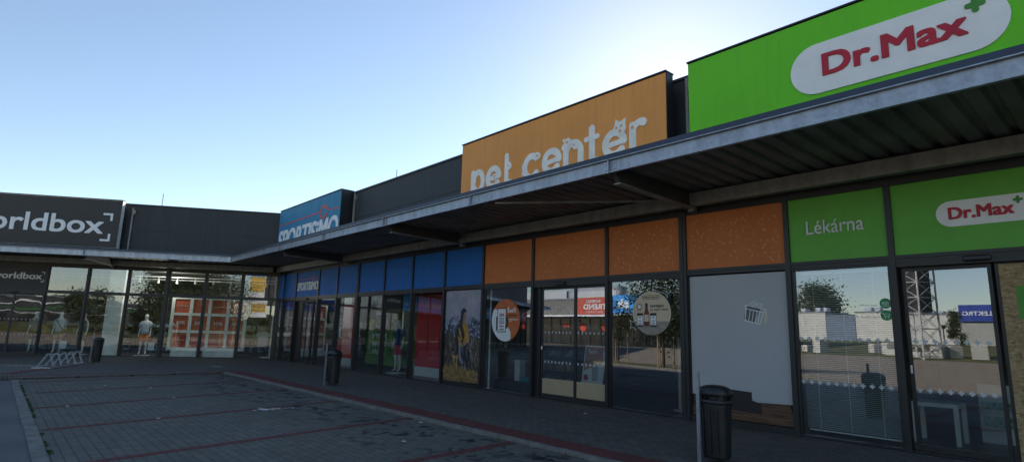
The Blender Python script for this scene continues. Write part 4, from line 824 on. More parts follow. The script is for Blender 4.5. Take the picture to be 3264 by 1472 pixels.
t = thing('football', FA, (-18.1, .02, -.9), 'white and black football display behind the sports shop window', 'ball'); make(sphere(MB(), -18.1, .62, -1.0, .17, 20, 14), 'ball', WHITE, t, smooth=True)
m = MB(); [sphere(m, -18.1 + x, .62 + y, -.875 + z, .05, 8, 6) for x, y, z in ((0, 0, 0), (.11, .07, -.06), (-.11, .06, -.06), (.04, -.12, -.06))]; make(m, 'patches', BLK, t, smooth=True)
make(MB().tube([(-18.1, .02, -1.0), (-18.1, .45, -1.0)], .015, 6), 'stand', WHITE, t)
shelf(FA, -26.5, -25.4, -2.5, 2.2, 'shelf of shoes behind the corner window of the sports shop', seed=8)
shelf(FA, -25.2, -23.2, -5, 2.2, 'shelf at the back of the sports shop behind the entrance', seed=9)
make(MB().box(-24.5, -23.6, .05, .9, -2.2, -1.7).box(-24.55, -23.55, .905, .95, -2.25, -1.65), 'red_counter', RED, label='red and dark counter behind the sports shop entrance', cat='counter')

# ------------------------------------------------------------------ mannequins
MANQ = mat('mannequin_shell', (.78, .79, .76), .35)
def mannequin(F, u, n, rot, label, shirt, shorts, strap=False, sleeveless=False, z0=.09, skin=MANQ, scale=1.0, legs=True):
    t = thing('mannequin', F @ Matrix.Translation((u, 0, n)) @ Matrix.Rotation(rot, 4, 'Y') @ Matrix.Scale(scale, 4), (0, .02, 0), label, 'mannequin', 'shop window mannequins'); M = F @ Matrix.Translation((u, 0, n)) @ Matrix.Rotation(rot, 4, 'Y') @ Matrix.Scale(scale, 4)
    V = []; Ed = []; Rr = []
    def add(p, r, prev=None): V.append((p[0], p[1] + z0, p[2])); Rr.append(r); (Ed.append((prev, len(V) - 1)) if prev is not None else None); return len(V) - 1
    pel = add((0, .96, 0), (.15, .11)); w_ = add((0, 1.12, 0), (.125, .095), pel); ch = add((0, 1.32, 0), (.155, .105), w_); nk0 = add((0, 1.46, 0), (.09, .07), ch); nk = add((0, 1.54, .01), (.052, .052), nk0); hd = add((0, 1.63, .02), (.082, .092), nk); hd2 = add((0, 1.73, .01), (.088, .098), hd); add((0, 1.78, 0), (.05, .06), hd2)
    for s in (-1, 1):
        hp = add((s * .09, .88, 0), (.088, .088), pel); kn = add((s * .105, .50, .02), (.055, .055), hp); cf = add((s * .11, .36, -.005), (.053, .055), kn); an = add((s * .115, .10, 0), (.033, .035), cf); ft = add((s * .125, .035, .05), (.036, .028), an); add((s * .135, .028, .15), (.036, .02), ft)
        sh = add((s * .16, 1.41, 0), (.052, .05), nk0); el = add((s * .205, 1.14, -.03), (.040, .04), sh); wr = add((s * .225, .90, .05), (.027, .027), el); ha = add((s * .23, .83, .07), (.033, .02), wr)
        for k, (dx, l) in enumerate(((-.022, .065), (-.007, .078), (.008, .074), (.022, .06))): f1 = add((s * .23, .83 - l * .55, .07 + dx), (.009, .009), ha); add((s * .222, .83 - l, .075 + dx), (.007, .007), f1)
        th = add((s * .218, .80, .105), (.010, .010), ha); add((s * .212, .775, .112), (.008, .008), th)
    me = bpy.data.meshes.new('mannequin_body'); T = Matrix.Translation((0, -.02, 0)); me.from_pydata([T @ Vector(v) for v in V], Ed, []); me.update(); me.materials.append(skin)
    o = bpy.data.objects.new('body', me); COL.objects.link(o); o.parent = t
    sk_ = o.modifiers.new('skin', 'SKIN'); 
    for i, r in enumerate(Rr): me.skin_vertices[0].data[i].radius = r; 
    me.skin_vertices[0].data[0].use_root = True; sk_.use_smooth_shade = True; o.modifiers.new('sub', 'SUBSURF').levels = 1; o.modifiers['sub'].render_levels = 1
    F2 = M; z = z0
    def mk(mb, nm, m_): return make(mb, nm, m_, t, F=F2, smooth=True)
    m = MB().loft([(0, z + .90, 0, .172, .135), (0, z + 1.0, 0, .165, .13), (0, z + 1.15, 0, .155, .12), (0, z + 1.30, .01, .178, .13), (0, z + 1.42, 0, .165, .10), (0, z + 1.49, 0, .09, .07)], 20, power=2.4)
    if not sleeveless:
        for s in (-1, 1): m.tube([(s * .11, z + 1.43, 0), (s * .178, z + 1.36, -.005), (s * .212, z + 1.20, -.02)], [.07, .075, .08], 12)
    mk(m, 'shirt', shirt)
    m = MB().loft([(0, z + .98, 0, .155, .12), (0, z + .90, 0, .165, .13), (0, z + .83, 0, .17, .13)], 20)
    for s in (-1, 1): m.tube([(s * .09, z + .88, 0), (s * .105, z + .72, .01), (s * .115, z + .56, .015)], [.09, .097, .10], 14)
    mk(m, 'shorts', shorts)
    if strap: mk(MB().tube([(-.16, z + 1.46, .02), (-.10, z + 1.36, .165), (.02, z + 1.16, .16), (.17, z + .98, .12)], .013, 6).tube([(-.16, z + 1.46, 0), (-.05, z + 1.35, -.16), (.1, z + 1.15, -.16), (.19, z + .98, -.03)], .013, 6), 'strap', BLK); mk(MB().box(.13, .26, z + .84, z + 1.0, .10, .17), 'bag', mat('olive_bag', (.10, .09, .04), .7))
    make(MB().box(-.30, .30, .02, .05, -.24, .24), 'base_plate', WHITE, t, F=F2); make(MB().tube([(0.02, .05, -.05), (.02, z + .5, -.06)], .012, 6), 'support_rod', GALV, t, F=F2)
    return t
LB_ = mat('light_blue_cotton', (.55, .62, .70), .85); KH = mat('khaki_cotton', (.38, .32, .17), .85); DK = mat('dark_cotton', (.03, .03, .035), .85); OR = mat('orange_cotton', (.80, .14, .02), .8); PK = mat('pink_cotton', (.6, .12, .2), .8); BL = mat('navy_cotton', (.02, .06, .18), .8); GRT = mat('grey_cotton', (.20, .23, .24), .85)
mannequin(FB, -9.12, -.55, .3, 'mannequin in light blue t-shirt and khaki shorts with dark shoulder strap', LB_, KH, strap=True)
mannequin(FB, -8.22, -.60, -.3, 'mannequin in dark sleeveless top and dark shorts beside the one with the shoulder strap', DK, DK, sleeveless=True)
mannequin(FB, -10.2, -.8, .2, 'mannequin in grey t-shirt and dark shorts behind the left wing sliding door', GRT, DK)
mq = mannequin(FB, -5.68, -.55, .15, 'mannequin in pale t-shirt and bright orange shorts left of the big sale grid', LB_, OR)
mannequin(FA, -17.6, -.7, .2, 'mannequin in navy hooded top and pink shorts before the green pitch board', BL, PK, scale=.98)
make(MB().poly([(-17.1 + 0, 1.15), (-16.62, 1.15), (-16.62, 1.62), (-17.1, 1.62)], -1.02, -.98).tube([(-17.1, 1.6, -1), (-17.0, 1.72, -1), (-16.72, 1.72, -1), (-16.62, 1.6, -1)], .02, 6), 'yellow_shirt', mat('pale_yellow_cotton', (.42, .42, .14), .8), label='pale yellow shirt hanging at the right of the green pitch board', cat='shirt')
make(MB().poly([(-20.15, 1.45), (-19.9, 1.45), (-19.9, 1.65), (-19.82, 1.70), (-19.88, 1.82), (-20.0, 1.86), (-20.15, 1.84), (-20.25, 1.70), (-20.15, 1.65)], -.96, -.93), 'sports_shirt', mat('yellow_cotton', (.5, .38, .03), .8), label='small bright yellow sports top hanging at the left of the pitch board', cat='top')
# info cards on stands by the mannequins
for u, lab in ((-8.82, 'white info card on a thin stand beside the mannequin with the shoulder strap'), (-5.3, 'white info card on a thin stand beside the orange shorts mannequin')):
    t = thing('info_stand', FB, (u, .02, -.4), lab, 'sign'); make(MB().box(u - .13, u + .13, .28, .60, -.41, -.40), 'card', WHITE, t, F=FB); make(MB().tube([(u, .02, -.42), (u, .45, -.42)], .01, 6).box(u - .15, u + .15, .02, .035, -.5, -.34), 'stand', GALV, t, F=FB)
# sale grid
t = thing('sale_display', FB, (-3.07, .02, -.6), 'large white grid frame of twelve red sale panels behind the left wing glass', 'display')
m = MB(); U = [-4.66, -3.88, -3.08, -2.28, -1.50]; Wl = [.36, 1.14, 1.93, 2.68]
for u in U: m.box(u - .07, u + .07, Wl[0] - .06, Wl[-1] + .06, -.66, -.60)
for w_ in Wl: 
    for a, b in zip(U, U[1:]): m.box(a + .07, b - .07, w_ - .06, w_ + .06, -.655, -.602)
make(m, 'frame', mat('white_frame', (.82, .84, .82), .5), t, F=FB)
SALE = mat('sale_red_panel', (.50, .07, .035), .6, var=.15, vscale=2)
for i, (a, b) in enumerate(zip(U, U[1:])):
    for j, (c0, c1) in enumerate(zip(Wl, Wl[1:])):
        p = make(MB().box(a + .071, b - .071, c0 + .061, c1 - .061, -.645, -.63), 'panel', SALE, t, F=FB)
        if j == 1: make(text_mb(('60%', '50%', '50%', '50%')[i], a + .2, b - .2, (c0 + c1) / 2 - .07, (c0 + c1) / 2 + .07, -.629, -.622, bold=.01), 'lettering', WHITE, p, F=FB)
        elif i % 2 == 0 or j == 0: make(text_mb('VÝPRODEJ', a + .15, b - .15, (c0 + c1) / 2 - .03, (c0 + c1) / 2 + .03, -.629, -.622, bold=.01), 'lettering', WHITE, p, F=FB)
for a, b in ((-4.45, -3.3), (-3.1, -1.75)): make(MB().box(a, b, .02, .30, -.60, -.3), 'plinth', MATS['white_frame'], t, F=FB)
make(MB().box(-7.40, -6.76, .02, 3.84, -1.0, -.5).box(-7.42, -6.74, .02, .12, -1.02, -.48), 'white_column', mat('white_plaster', (.8, .82, .8), .7), F=FB, label='broad white column behind the left wing glass between mannequins', cat='column')
t = thing('hanging_shirt', FB, (-.67, .02, -.8), 'pale striped t-shirt on a slim white rail at the corner end of the left wing', 'shirt')
make(MB().poly([(-.90, .52), (-.45, .52), (-.45, 1.0), (-.38, .98), (-.34, 1.1), (-.50, 1.20), (-.60, 1.22), (-.67, 1.19), (-.74, 1.22), (-.84, 1.20), (-1.0, 1.1), (-.96, .98), (-.90, 1.0)], -.84, -.80), 'shirt', mat('striped_cotton', (.5, .5, .52), .8, var=.3, vscale=14), t, F=FB); make(MB().tube([(-.25, .02, -.5), (-.25, 3.8, -.5)], .03, 8), 'rail', WHITE, t, F=FB); make(MB().box(-.62, -.1, .02, .06, -.6, -.4), 'base_plate', WHITE, t, F=FB)
for i, (a, b) in enumerate(((-12, -9.7), (-9.0, -7.5), (-6.6, -4.9), (-4.5, -1.2))): shelf(FB, a, b, -3.5 - .4 * (i % 2), 1.5, 'clothes rack row deep in the left wing shop, number %s from the left' % ('one', 'two', 'three', 'four')[i] if False else ('dark rack of clothes behind the left wing door', 'dark rack of clothes behind the strap mannequin', 'dark rack of clothes behind the orange shorts mannequin', 'dark rack of clothes behind the sale grid')[i], seed=20 + i)
t = thing('window_lettering', FB, (-5.0, 1.4, .01), 'thin white handwritten lettering on the glass left of the sale grid', 'lettering')
m = MB(); random.seed(12); x = -5.35; pts = []
while x < -4.1: pts.append((x, 1.42 + random.uniform(-.09, .10))); x += random.uniform(.02, .06)
m.stroke(pts, .016, .002, .004, cap=False); make(m, 'stroke', WHITE, t, F=FB)
# rails and pipes under the ceiling
t = thing('ceiling_track', FB, (-6, 3.4, -1.2), 'white lighting track and pipes under the left wing shop ceiling', 'track')
for n, w_ in ((-1.1, 3.62), (-1.9, 3.55), (-2.8, 3.6)): make(MB().box(-12, -.3, w_, w_ + .04, n - .03, n + .03), 'rail', WHITE, t, F=FB)
for k in range(14):
    u = -.8 - k * .8; make(MB().tube([(u, 3.6, -1.1), (u, 3.45, -1.1)], .015, 6).tube([(u, 3.47, -1.1), (u + .03, 3.36, -1.02)], [.04, .055], 10), 'spotlight', WHITE, t, F=FB)

# ------------------------------------------------------------------ litter bins
def bin_(x, y, label, lean=0.0, dark=False):
    F = yup(x, y, 0, 0) @ Matrix.Rotation(lean, 4, 'Z')
    F = F @ Matrix.Diagonal((.9, 1, .9, 1)); t = thing('litter_bin', F, (0, 0, 0), label, 'litter bin', 'black litter bins on galvanised posts')
    b = MB().loft([(0, .05, 0, .165, .125), (0, .07, 0, .175, .135), (0, .45, 0, .19, .15), (0, .70, 0, .202, .16), (0, .712, 0, .198, .156)], 28, power=3.2); make(b, 'body', BLACKP, t, F=F, smooth=False)
    m = MB()
    for k in range(-1, 2): m.box(k * .105 - .008, k * .105 + .008, .12, .64, .12, .168)
    make(m, 'rib', BLACKP, t, F=F, bevel=.004)
    # hood: rim, four corner pillars around the openings, dome
    make(MB().loft([(0, .695, 0, .215, .172), (0, .72, 0, .222, .178), (0, .745, 0, .215, .172)], 28, power=3.2), 'rim', BLACKP, t, F=F, bevel=.004)
    m = MB()
    for sx_ in (-1, 1):
        for sz in (-1, 1): m.box(sx_ * .155 - .035, sx_ * .155 + .035, .74, .83, sz * .115 - .035, sz * .115 + .035)
    m.loft([(0, .742, 0, .15, .11), (0, .83, 0, .15, .11)], 20); make(m, 'opening', BLACKP, t, F=F, bevel=.006)
    make(MB().loft([(0, .79, 0, .225, .182), (0, .83, 0, .226, .183), (0, .865, 0, .215, .17), (0, .893, 0, .18, .14), (0, .912, 0, .12, .09), (0, .92, 0, .05, .04)], 28, power=2.8), 'hood', BLACKP, t, F=F, smooth=True)
    p = MB(); p.box(-.175, -.125, -.02, 1.075, .205, .211).box(-.175, -.169, -.02, 1.075, .182, .2045).box(-.131, -.125, -.02, 1.075, .182, .2045); po = make(p, 'post', GALV, t, F=F)
    m = MB()
    for w_ in (.18, .62, .80): m.disc(-.15, w_, .012, .211, .222, 10); m.box(-.16, -.14, w_ - .02, w_ + .02, .14, .182)
    make(m, 'bolt', GALV, po, F=F); return t
bin_(-3.80, 6.88, 'nearest litter bin, black plastic on a galvanised post before the pale grey window film')
bin_(-14.68, 6.90, 'middle litter bin, black plastic on a galvanised post before the sports shop windows')
t = bin_(-26.25, 3.05, 'farthest litter bin, black plastic on a leaning post beside the bicycle rack', lean=-.03)
# bicycle rack
t = thing('bicycle_rack', yup(-23.3, 1.35, 0, math.atan2(1.2, -2.5)), (0, 0, 0), 'low galvanised bicycle rack of slanted hoops on the pavement before the left wing', 'bicycle rack')
F = yup(-23.3, 1.35, 0, math.atan2(1.2, -2.5)); BR = mat('bright_galvanised', (.38, .40, .43), .45, .55, var=.15, vscale=8)
make(MB().box(-.05, 2.65, 0, .05, -.25, -.19).box(-.05, 2.65, 0, .05, .19, .25), 'base_rail', BR, t, F=F); make(MB().box(-.05, .0, .0, .05, -.189, .189).box(2.6, 2.65, 0, .05, -.189, .189), 'end_bar', BR, t, F=F)
for k in range(5):
    for du in (0, .09):
        u = .18 + k * .52 + du; pts = [(u, .05, -.22), (u + .10, .36, -.07), (u + .12, .43, -.03), (u + .125, .45, 0), (u + .12, .43, .03), (u + .10, .36, .07), (u, .05, .22)]; make(MB().tube(pts, .009, 8), 'hoop', BR, t, F=F)
# ------------------------------------------------------------------ small things on the ground
sp = MB(); random.seed(9)
for k in range(34):
    a = random.gauss(0, .20); b_ = random.gauss(0, .07) + a * .15; s = random.uniform(.01, .05) * (1 if abs(a) < .2 else .5)
    x, y = UP(-11.07 + b_ * 1.2, 3.93 + a); sp.poly([(x + s * random.uniform(.6, 1.2) * math.cos(i), y + s * random.uniform(.6, 1.6) * math.sin(i)) for i in [j * .785 for j in range(8)]], LOTZ, LOTZ + .0015 + k * .0001)
setp(make(sp, 'paint_splash', mat('spilled_white', (.62, .60, .66), .7), F=FW), 'small splash of white spilled on the parking bay paving', 'spill', None, 'stuff')
make(MB().box(-23.35, -22.65, 6.1, 6.45, .0, .006), 'manhole_cover', mat('manhole', (.19, .19, .185), .8, var=.3, vscale=12), F=FW, label='flat rectangular manhole cover in the pavement near the corner', cat='manhole')
PAPER = mat('paper_scrap', (.6, .6, .58), .8)
for x, y, lab, z in ((-7.55, 8.75, 'tiny white scrap on the pavement before the pet shop door', 0), (-15.9, 2.97, 'tiny white scrap on the far bays, right one of a pair', LOTZ), (-16.85, 2.2, 'tiny white scrap near the far left bay line', LOTZ), (-13.6, 2.98, 'tiny white scrap on the second red bay line', LOTZ), (-13.1, 1.2, 'small white scrap near the left end of a bay line', LOTZ), (-8.3, 5.49, 'white scrap close to the kerb in the nearer bays', LOTZ), (-7.04, 4.4, 'white scrap lying in the bay near the bottom of the picture', LOTZ), (-10.8, 2.18, 'white scrap on the third bay left of the white splash', LOTZ)):
    if z: x, y = UP(x, y)
    make(MB().poly([(x - .03, y - .02), (x + .035, y - .015), (x + .02, y + .03), (x - .02, y + .025)], z + .0005, z + .008), 'paper_scrap', PAPER, F=FW, label=lab, cat='litter', group='paper scraps on the ground')
lv = MB(); random.seed(21)
for k in range(420):
    x = random.uniform(-19, -2); y = random.choice((random.gauss(6.6, .5), random.gauss(9.2, .4), random.gauss(5.6, .15))); z = 0 if y > 5.95 else LOTZ
    if 5.75 < y <= 5.95: continue
    s = random.uniform(.012, .03); a = random.uniform(0, 6.3); lv.quad(*[(x + s * (1, .35)[i % 2] * math.cos(a + i * 1.57), y + s * (1, .35)[i % 2] * math.sin(a + i * 1.57), z + .007 + random.uniform(0, .006)) for i in range(4)])
setp(make(lv, 'fallen_leaves', mat('dead_leaf', (.05, .035, .02), .9, var=.4), F=FW, base=(0, 0, 0)), 'small dark fallen leaves and dirt scattered over the pavement', 'leaves', None, 'stuff')
# ------------------------------------------------------------------ across the car park (what the glass reflects)
A0 = (0, 19.756)
def AZ(az, d, o=A0): return (o[0] + d * math.cos(math.radians(az)), o[1] + d * math.sin(math.radians(az)))
HALLW = mat('white_hall_cladding', (.62, .60, .54), .7, var=.06, vscale=.4); HALLG = mat('grey_hall_cladding', (.20, .22, .25), .7); GCL = mat('grey_fascia', (.17, .165, .155), .7)
def hall(F, u0, u1, h, dep, label, m, extra=None):
    t = thing('retail_hall', F, ((u0 + u1) / 2, 0, 0), label, 'building'); w = MB().box(u0, u1, LOTZ, h, -dep, 0); make(w, 'wall', m, t, F=F); make(MB().box(u0 - .1, u1 + .1, h, h + .25, -dep - .1, .12), 'coping', HALLG, t, F=F); return t
# white halls beyond the grass, facing +y at y=-100
F = yup(0, -100, 0, math.pi)        # right axis points to -x, out +y
h1 = hall(F, 43.1, 48.4, 6.6, 20, 'distant white windowless hall left of the grey gate wall', HALLW); hall(F, 38.0, 43.0, 5.9, 14, 'distant blue grey hall wall between two white halls', mat('blue_grey_cladding', (.16, .20, .27), .7)); h2 = hall(F, 30.2, 37.9, 6.6, 20, 'distant white hall with rooftop units, beside the lattice mast', HALLW)
h3 = hall(F, 21.9, 30.1, 6.4, 25, 'distant white hall with a bright blue electronics sign beside it', HALLW); h4 = hall(F, -30, 21.8, 5.2, 25, 'long pale grey hall carrying the bright blue electronics sign', mat('pale_grey_cladding', (.36, .36, .33), .7))
for t, a, b, h in ((h1, 43.5, 48, 6.6), (h2, 31, 37, 6.6), (h3, 22.5, 29.5, 6.4)):
    random.seed(int(a)); u = a
    while u < b: w_ = random.uniform(.5, 1.4); make(MB().box(u, u + w_, h + .25, h + random.uniform(.6, 1.3), -4, -2).box(u + .1, u + w_ - .1, h + .24, h + .5, -1.9, -1.7), 'rooftop_unit', GALV, t, F=F); u += w_ + random.uniform(.4, 2.2)
sg = thing('shop_sign', F, (15, 5.3, .3), 'wide blue ELEKTRO sign on the far hall across the car park', 'sign'); make(MB().box(5, 21.7, 5.3, 8.0, .15, .5), 'panel', mat('royal_blue_panel', (.01, .045, .30), .5), sg, F=F)
make(text_mb('ELEKTRO', 16.9, 21.3, 6.25, 6.95, .5, .56, bold=.03), 'lettering', WHITE, sg, F=F)
make(MB().poly([(5, 5.32), (17, 5.32), (15, 5.75), (10, 5.9), (5, 6.0)], .5, .54), 'light_band', mat('light_blue_panel', (.05, .2, .5), .5), sg, F=F)
# opposite row with the carpet shop
F = yup(0, -46.2, 0, math.pi)
row = hall(F, 36, 76, 6.7, 22, 'opposite shop row of grey fascia with red and blue signs over dark glass', GCL)
make(MB().box(36, 76, LOTZ, 3.9, .02, .06), 'glass_front', mat('dark_glass', (.015, .018, .022), .12), row, F=F); make(MB().box(36, 76, 4.05, 4.3, 2.3, 2.5).box(36, 76, 4.2, 4.3, .05, 2.29), 'canopy', LETW, row, F=F)
for k in range(20): make(MB().box(36 + 2 * k, 36.12 + 2 * k, LOTZ, 3.9, .06, .14), 'mullion', ANTH, row, F=F)
s_ = thing('shop_sign', F, (54, 4.4, .4), 'red KOBERCE TREND sign on the opposite shop row', 'sign'); make(MB().box(51.6, 58.4, 4.45, 6.9, .1, .45), 'panel', mat('orange_red_panel', (.52, .07, .03), .5), s_, F=F)
make(text_mb('TREND', 52.6, 57.0, 5.15, 5.95, .45, .5, bold=.04), 'lettering', WHITE, s_, F=F); make(text_mb('KOBERCE', 53.8, 56.6, 6.15, 6.55, .45, .5, bold=.02), 'lettering', WHITE, s_, F=F); make(text_mb('PVC VINYL', 53.4, 56.6, 4.62, 4.9, .45, .5), 'lettering', WHITE, s_, F=F); make(MB().box(52.0, 52.1, 4.8, 6.6, .45, .49), 'divider', WHITE, s_, F=F)
s_ = thing('shop_sign', F, (47, 4.4, .4), 'bright blue sign with white letters beside the red carpet shop sign', 'sign'); make(MB().box(42, 51.2, 4.45, 7.0, .1, .45), 'panel', BBLUE, s_, F=F); make(text_mb('sk', 48.4, 50.6, 5.1, 6.5, .45, .5, bold=.05), 'lettering', WHITE, s_, F=F)
make(MB().box(60, 61.5, 2.6, 3.1, .07, .1), 'hanging_sign', REDL, row, F=F); make(MB().disc(53.3, 2.6, .55, .065, .1), 'round_sign', REDL, row, F=F); make(MB().disc(57.4, 2.5, .6, .065, .1), 'round_sign', REDL, row, F=F)
m = MB(); random.seed(31); u = 51.5
t = thing('rooftop_duct', F, (58, 6.9, -3), 'long silvery ventilation ducts on the roof of the opposite shop row', 'duct')
make(MB().loft([(57.3, 6.95, -3, 5.6, 1.1), (57.3, 8.1, -3, 5.6, 1.1), (57.3, 8.6, -3, 5.2, .8)], 24, power=4), 'duct', BR, t, F=F); make(MB().box(63, 76, 6.95, 8.3, -4, -2.2), 'duct', BR, t, F=F)
# lattice mast
mx, my = AZ(-103.05, 70); F = yup(mx, my, LOTZ, math.pi + .4)
t = thing('lattice_mast', F, (0, 0, 0), 'tall white steel lattice mast with dark core, across the car park', 'mast'); WST = mat('white_steel', (.5, .5, .48), .5)
for sx_ in (-1, 1):
    for sz in (-1, 1): make(MB().tube([(sx_ * 1.25, 0, sz * 1.25), (sx_ * 1.15, 24, sz * 1.15)], .09, 8), 'leg', WST, t, F=F)
m = MB()
for k in range(16):
    w_ = k * 1.5
    for a, b in (((-1.2, -1.2), (1.2, -1.2)), ((1.2, -1.2), (1.2, 1.2)), ((1.2, 1.2), (-1.2, 1.2)), ((-1.2, 1.2), (-1.2, -1.2))):
        m.tube([(a[0], w_ + 1.5, a[1]), (b[0], w_ + 1.5, b[1])], .05, 5); m.tube([(a[0], w_, a[1]), (b[0], w_ + 1.5, b[1])], .035, 5); m.tube([(b[0], w_, b[1]), (a[0], w_ + 1.5, a[1])], .035, 5)
make(m, 'bracing', WST, t, F=F); make(MB().box(-1.0, .7, 4.6, 24, -.9, .9), 'core', SIGNBLK, t, F=F)
# sign totem seen in the corner glass
C0 = (-49.6, 29.0); tx, ty = AZ(-42.55, 90, C0); F = yup(tx, ty, LOTZ, math.pi + .83)
t = thing('sign_totem', F, (0, 0, 0), 'tall totem of stacked yellow, white, red and blue shop panels beyond the car park', 'totem')
make(MB().tube([(0, 0, 0), (0, 13, 0)], .12, 8).tube([(-1.6, 0, 0), (-1.6, 14, 0)], .12, 8), 'pole', SIGNBLK, t, F=F)
make(MB().box(-2.6, -1.0, 4.5, 14, -.3, -.1), 'dark_panel', SIGNBLK, t, F=F)
YP = mat('yellow_sign_panel', (.62, .38, .03), .5); cols = [WHITE, YP, mat('ochre_panel', (.5, .3, .05), .5), WHITE, LETW, YP, YP, YP, BBLUE, WHITE, mat('peach_panel', (.6, .3, .15), .5), WHITE, YP]; z = 2.8
for k, m_ in enumerate(cols):
    h = (.75, .55, .7, .9, .8, .6, .7, .9, .6, .7, .8, .9, .6)[k]; a = -.9 - (.2 if k % 3 == 0 else 0); make(MB().box(a, 1.0, z, z + h - .06, -.1, .25), 'panel', m_, t, F=F); z += h
# street lamp
lx, ly = AZ(-101.4, 75); F = yup(lx, ly, LOTZ, 2.6); t = thing('street_lamp', F, (0, 0, 0), 'slim street lamp with curved arm near the white halls', 'street lamp'); make(MB().tube([(0, 0, 0), (0, 3.2, 0)], .06, 8), 'pole', SIGNBLK, t, F=F); make(MB().tube([(0, 3.2, 0), (.5, 4.1, 0), (.6, 4.6, 0), (.3, 5.2, 0)], .05, 6), 'arm', WHITE, t, F=F)
make(MB().loft([(0, 3.1, 0, .12, .12), (0, 3.5, 0, .2, .2)], 10), 'lamp_head', SIGNBLK, t, F=F)
# stacks of white pallets and sacks along the grass
random.seed(17); base = None
def stack(x, y, n, label):
    F = yup(x, y, gz(y) + .01, random.uniform(0, 3)); t = thing('pallet_stack', F, (0, 0, 0), label, 'stack', 'stacks of white goods on the grass')
    for k in range(n): make(MB().box(-.6, .6, k * .24, k * .24 + .17, -.5, .5).box(-.5, .5, k * .24 + .17, k * .24 + .235, -.4, .4), 'layer', HALLW, t, F=F)
for az, d, n, lab in ((-101.9, 62, 6, 'tallest stack of white goods on the grass, beside the street lamp'), (-100.9, 63, 5, 'stack of white goods on the grass before the small dark conifer'), (-99.3, 62, 6, 'stack of white goods on the grass under the blue sign'), (-105.3, 64, 5, 'stack of white goods just right of a lower wide one on the grass'), (-106.2, 66, 4, 'lower stack of white goods in the middle of the grass strip'), (-111.2, 66, 3, 'lowest stack of white goods at the far end of the grass strip'), (-110.3, 64, 6, 'tall stack of white goods at the far end of the grass strip')): stack(*AZ(az, d + 9.5), n, lab)
m = MB(); F = yup(AZ(-103.6, 72)[0], AZ(-103.6, 72)[1], gz(AZ(-103.6, 72)[1]) - .05, math.pi); make(MB().box(-1.5, 2.5, 0, .5, -.3, .3).box(-1.4, 2.4, .5, .6, -.2, .2), 'low_wall', HALLW, F=F, label='low pale wall on the grass near the lattice mast', cat='wall')
# ------------------------------------------------------------------ trees
LEAFM = bpy.data.materials.new('tree_leaves'); LEAFM.use_nodes = True
def _leaf():
    nt = LEAFM.node_tree; b = nt.nodes['Principled BSDF']; tc = nt.nodes.new('ShaderNodeTexCoord'); nz = nt.nodes.new('ShaderNodeTexNoise'); nz.inputs['Scale'].default_value = 3; nt.links.new(tc.outputs['Object'], nz.inputs['Vector'])
    rp = nt.nodes.new('ShaderNodeValToRGB'); e = rp.color_ramp.elements; e[0].position = .35; e[1].position = .7; e[0].color = (.022, .036, .012, 1); e[1].color = (.075, .095, .026, 1); nt.links.new(nz.outputs['Fac'], rp.inputs[0]); nt.links.new(rp.outputs[0], b.inputs['Base Color']); b.inputs['Roughness'].default_value = .6
_leaf(); BARK = mat('bark', (.12, .085, .055), .9, var=.4, vscale=6, bump=.6)
def tree(x, y, h, r, z0_, nl, label, seed, ls=.06, group=None, conic=False, stakes=False):
    random.seed(seed); F = frame((x, y, gz(y, x > -5)), (1, 0, 0), (0, 1, 0), (0, 0, 1)); t = thing('tree', F, (0, 0, 0), label, 'tree', group)
    tr = MB().tube([(0, 0, 0), (.03, .02, z0_ * .6), (0, .05, z0_ + (h - z0_) * .3), (.05, 0, h * .85)], [.018 * h, .014 * h, .010 * h, .003 * h], 9)
    cz = (h + z0_) / 2; rz = (h - z0_) / 2; cl = []
    for k in range(30 if not conic else 22):
        a = random.uniform(0, 6.28); f = random.uniform(-.95, .95); rr = (math.sqrt(max(0, 1 - f * f)) if not conic else (1 - f) / 2 + .05) * r * random.uniform(.35, 1.0); p = (rr * math.cos(a), rr * math.sin(a), cz + f * rz); cl.append((p, random.uniform(.16, .34) * r))
        if k % 2 == 0: q = min(.8 * h, max(z0_ * .8, p[2] - .25 * rz)); tr.tube([(0, 0, q), (p[0] * .5, p[1] * .5, (q + p[2]) / 2), p], [.006 * h, .004 * h, .0015 * h], 5)
    make(tr, 'trunk', BARK, t, F=F); m = MB()
    for i in range(nl):
        (px, py, pz), s = random.choice(cl); v = Vector((px + random.gauss(0, s), py + random.gauss(0, s), pz + random.gauss(0, s * .8))); a = Vector((random.gauss(0, 1), random.gauss(0, 1), random.gauss(0, 1))).normalized(); b = a.cross(Vector((random.gauss(0, 1), random.gauss(0, 1), random.gauss(0, 1)))).normalized(); q = ls * random.uniform(.6, 1.4)
        m.quad(v - a * q, v + b * q * .55, v + a * q, v - b * q * .55)
    make(m, 'crown', LEAFM, t, F=F)
    if stakes:
        for sx_, sy_ in ((-.4, -.3), (.4, -.3), (0, .45)): make(MB().tube([(sx_, sy_, 0), (sx_, sy_, 1.7)], .035, 7), 'stake', mat('stake_wood', (.42, .32, .2), .8), t, F=F)
    return t
tree(-15.9, -4.4, 4.6, 1.75, 1.3, 7000, 'young staked tree on the island in the car park, nearest the camera', 41, ls=.065, stakes=True)
tree(-19.5, -5.6, 3.2, .9, 1.3, 2200, 'slim young staked tree behind the nearest one', 42, ls=.05, stakes=True)
g_ = MB().poly([(-22.5, -7.2), (-12, -4.4), (-11.6, -3.4), (-13, -3.1), (-22.4, -5.4)], LOTZ - .05, .04); make(g_, 'traffic_island', KERBM, F=FW, base=(0, 0, 0), kind='structure', label='kerbed planting island with young trees')
make(MB().poly([(-22.2, -7.0), (-12.2, -4.3), (-12, -3.6), (-13.1, -3.3), (-22.2, -5.6)], .04, .052), 'island_grass', GRASSM, F=FW, base=(0, 0, 0), kind='structure', label='dry grass on the planting island')
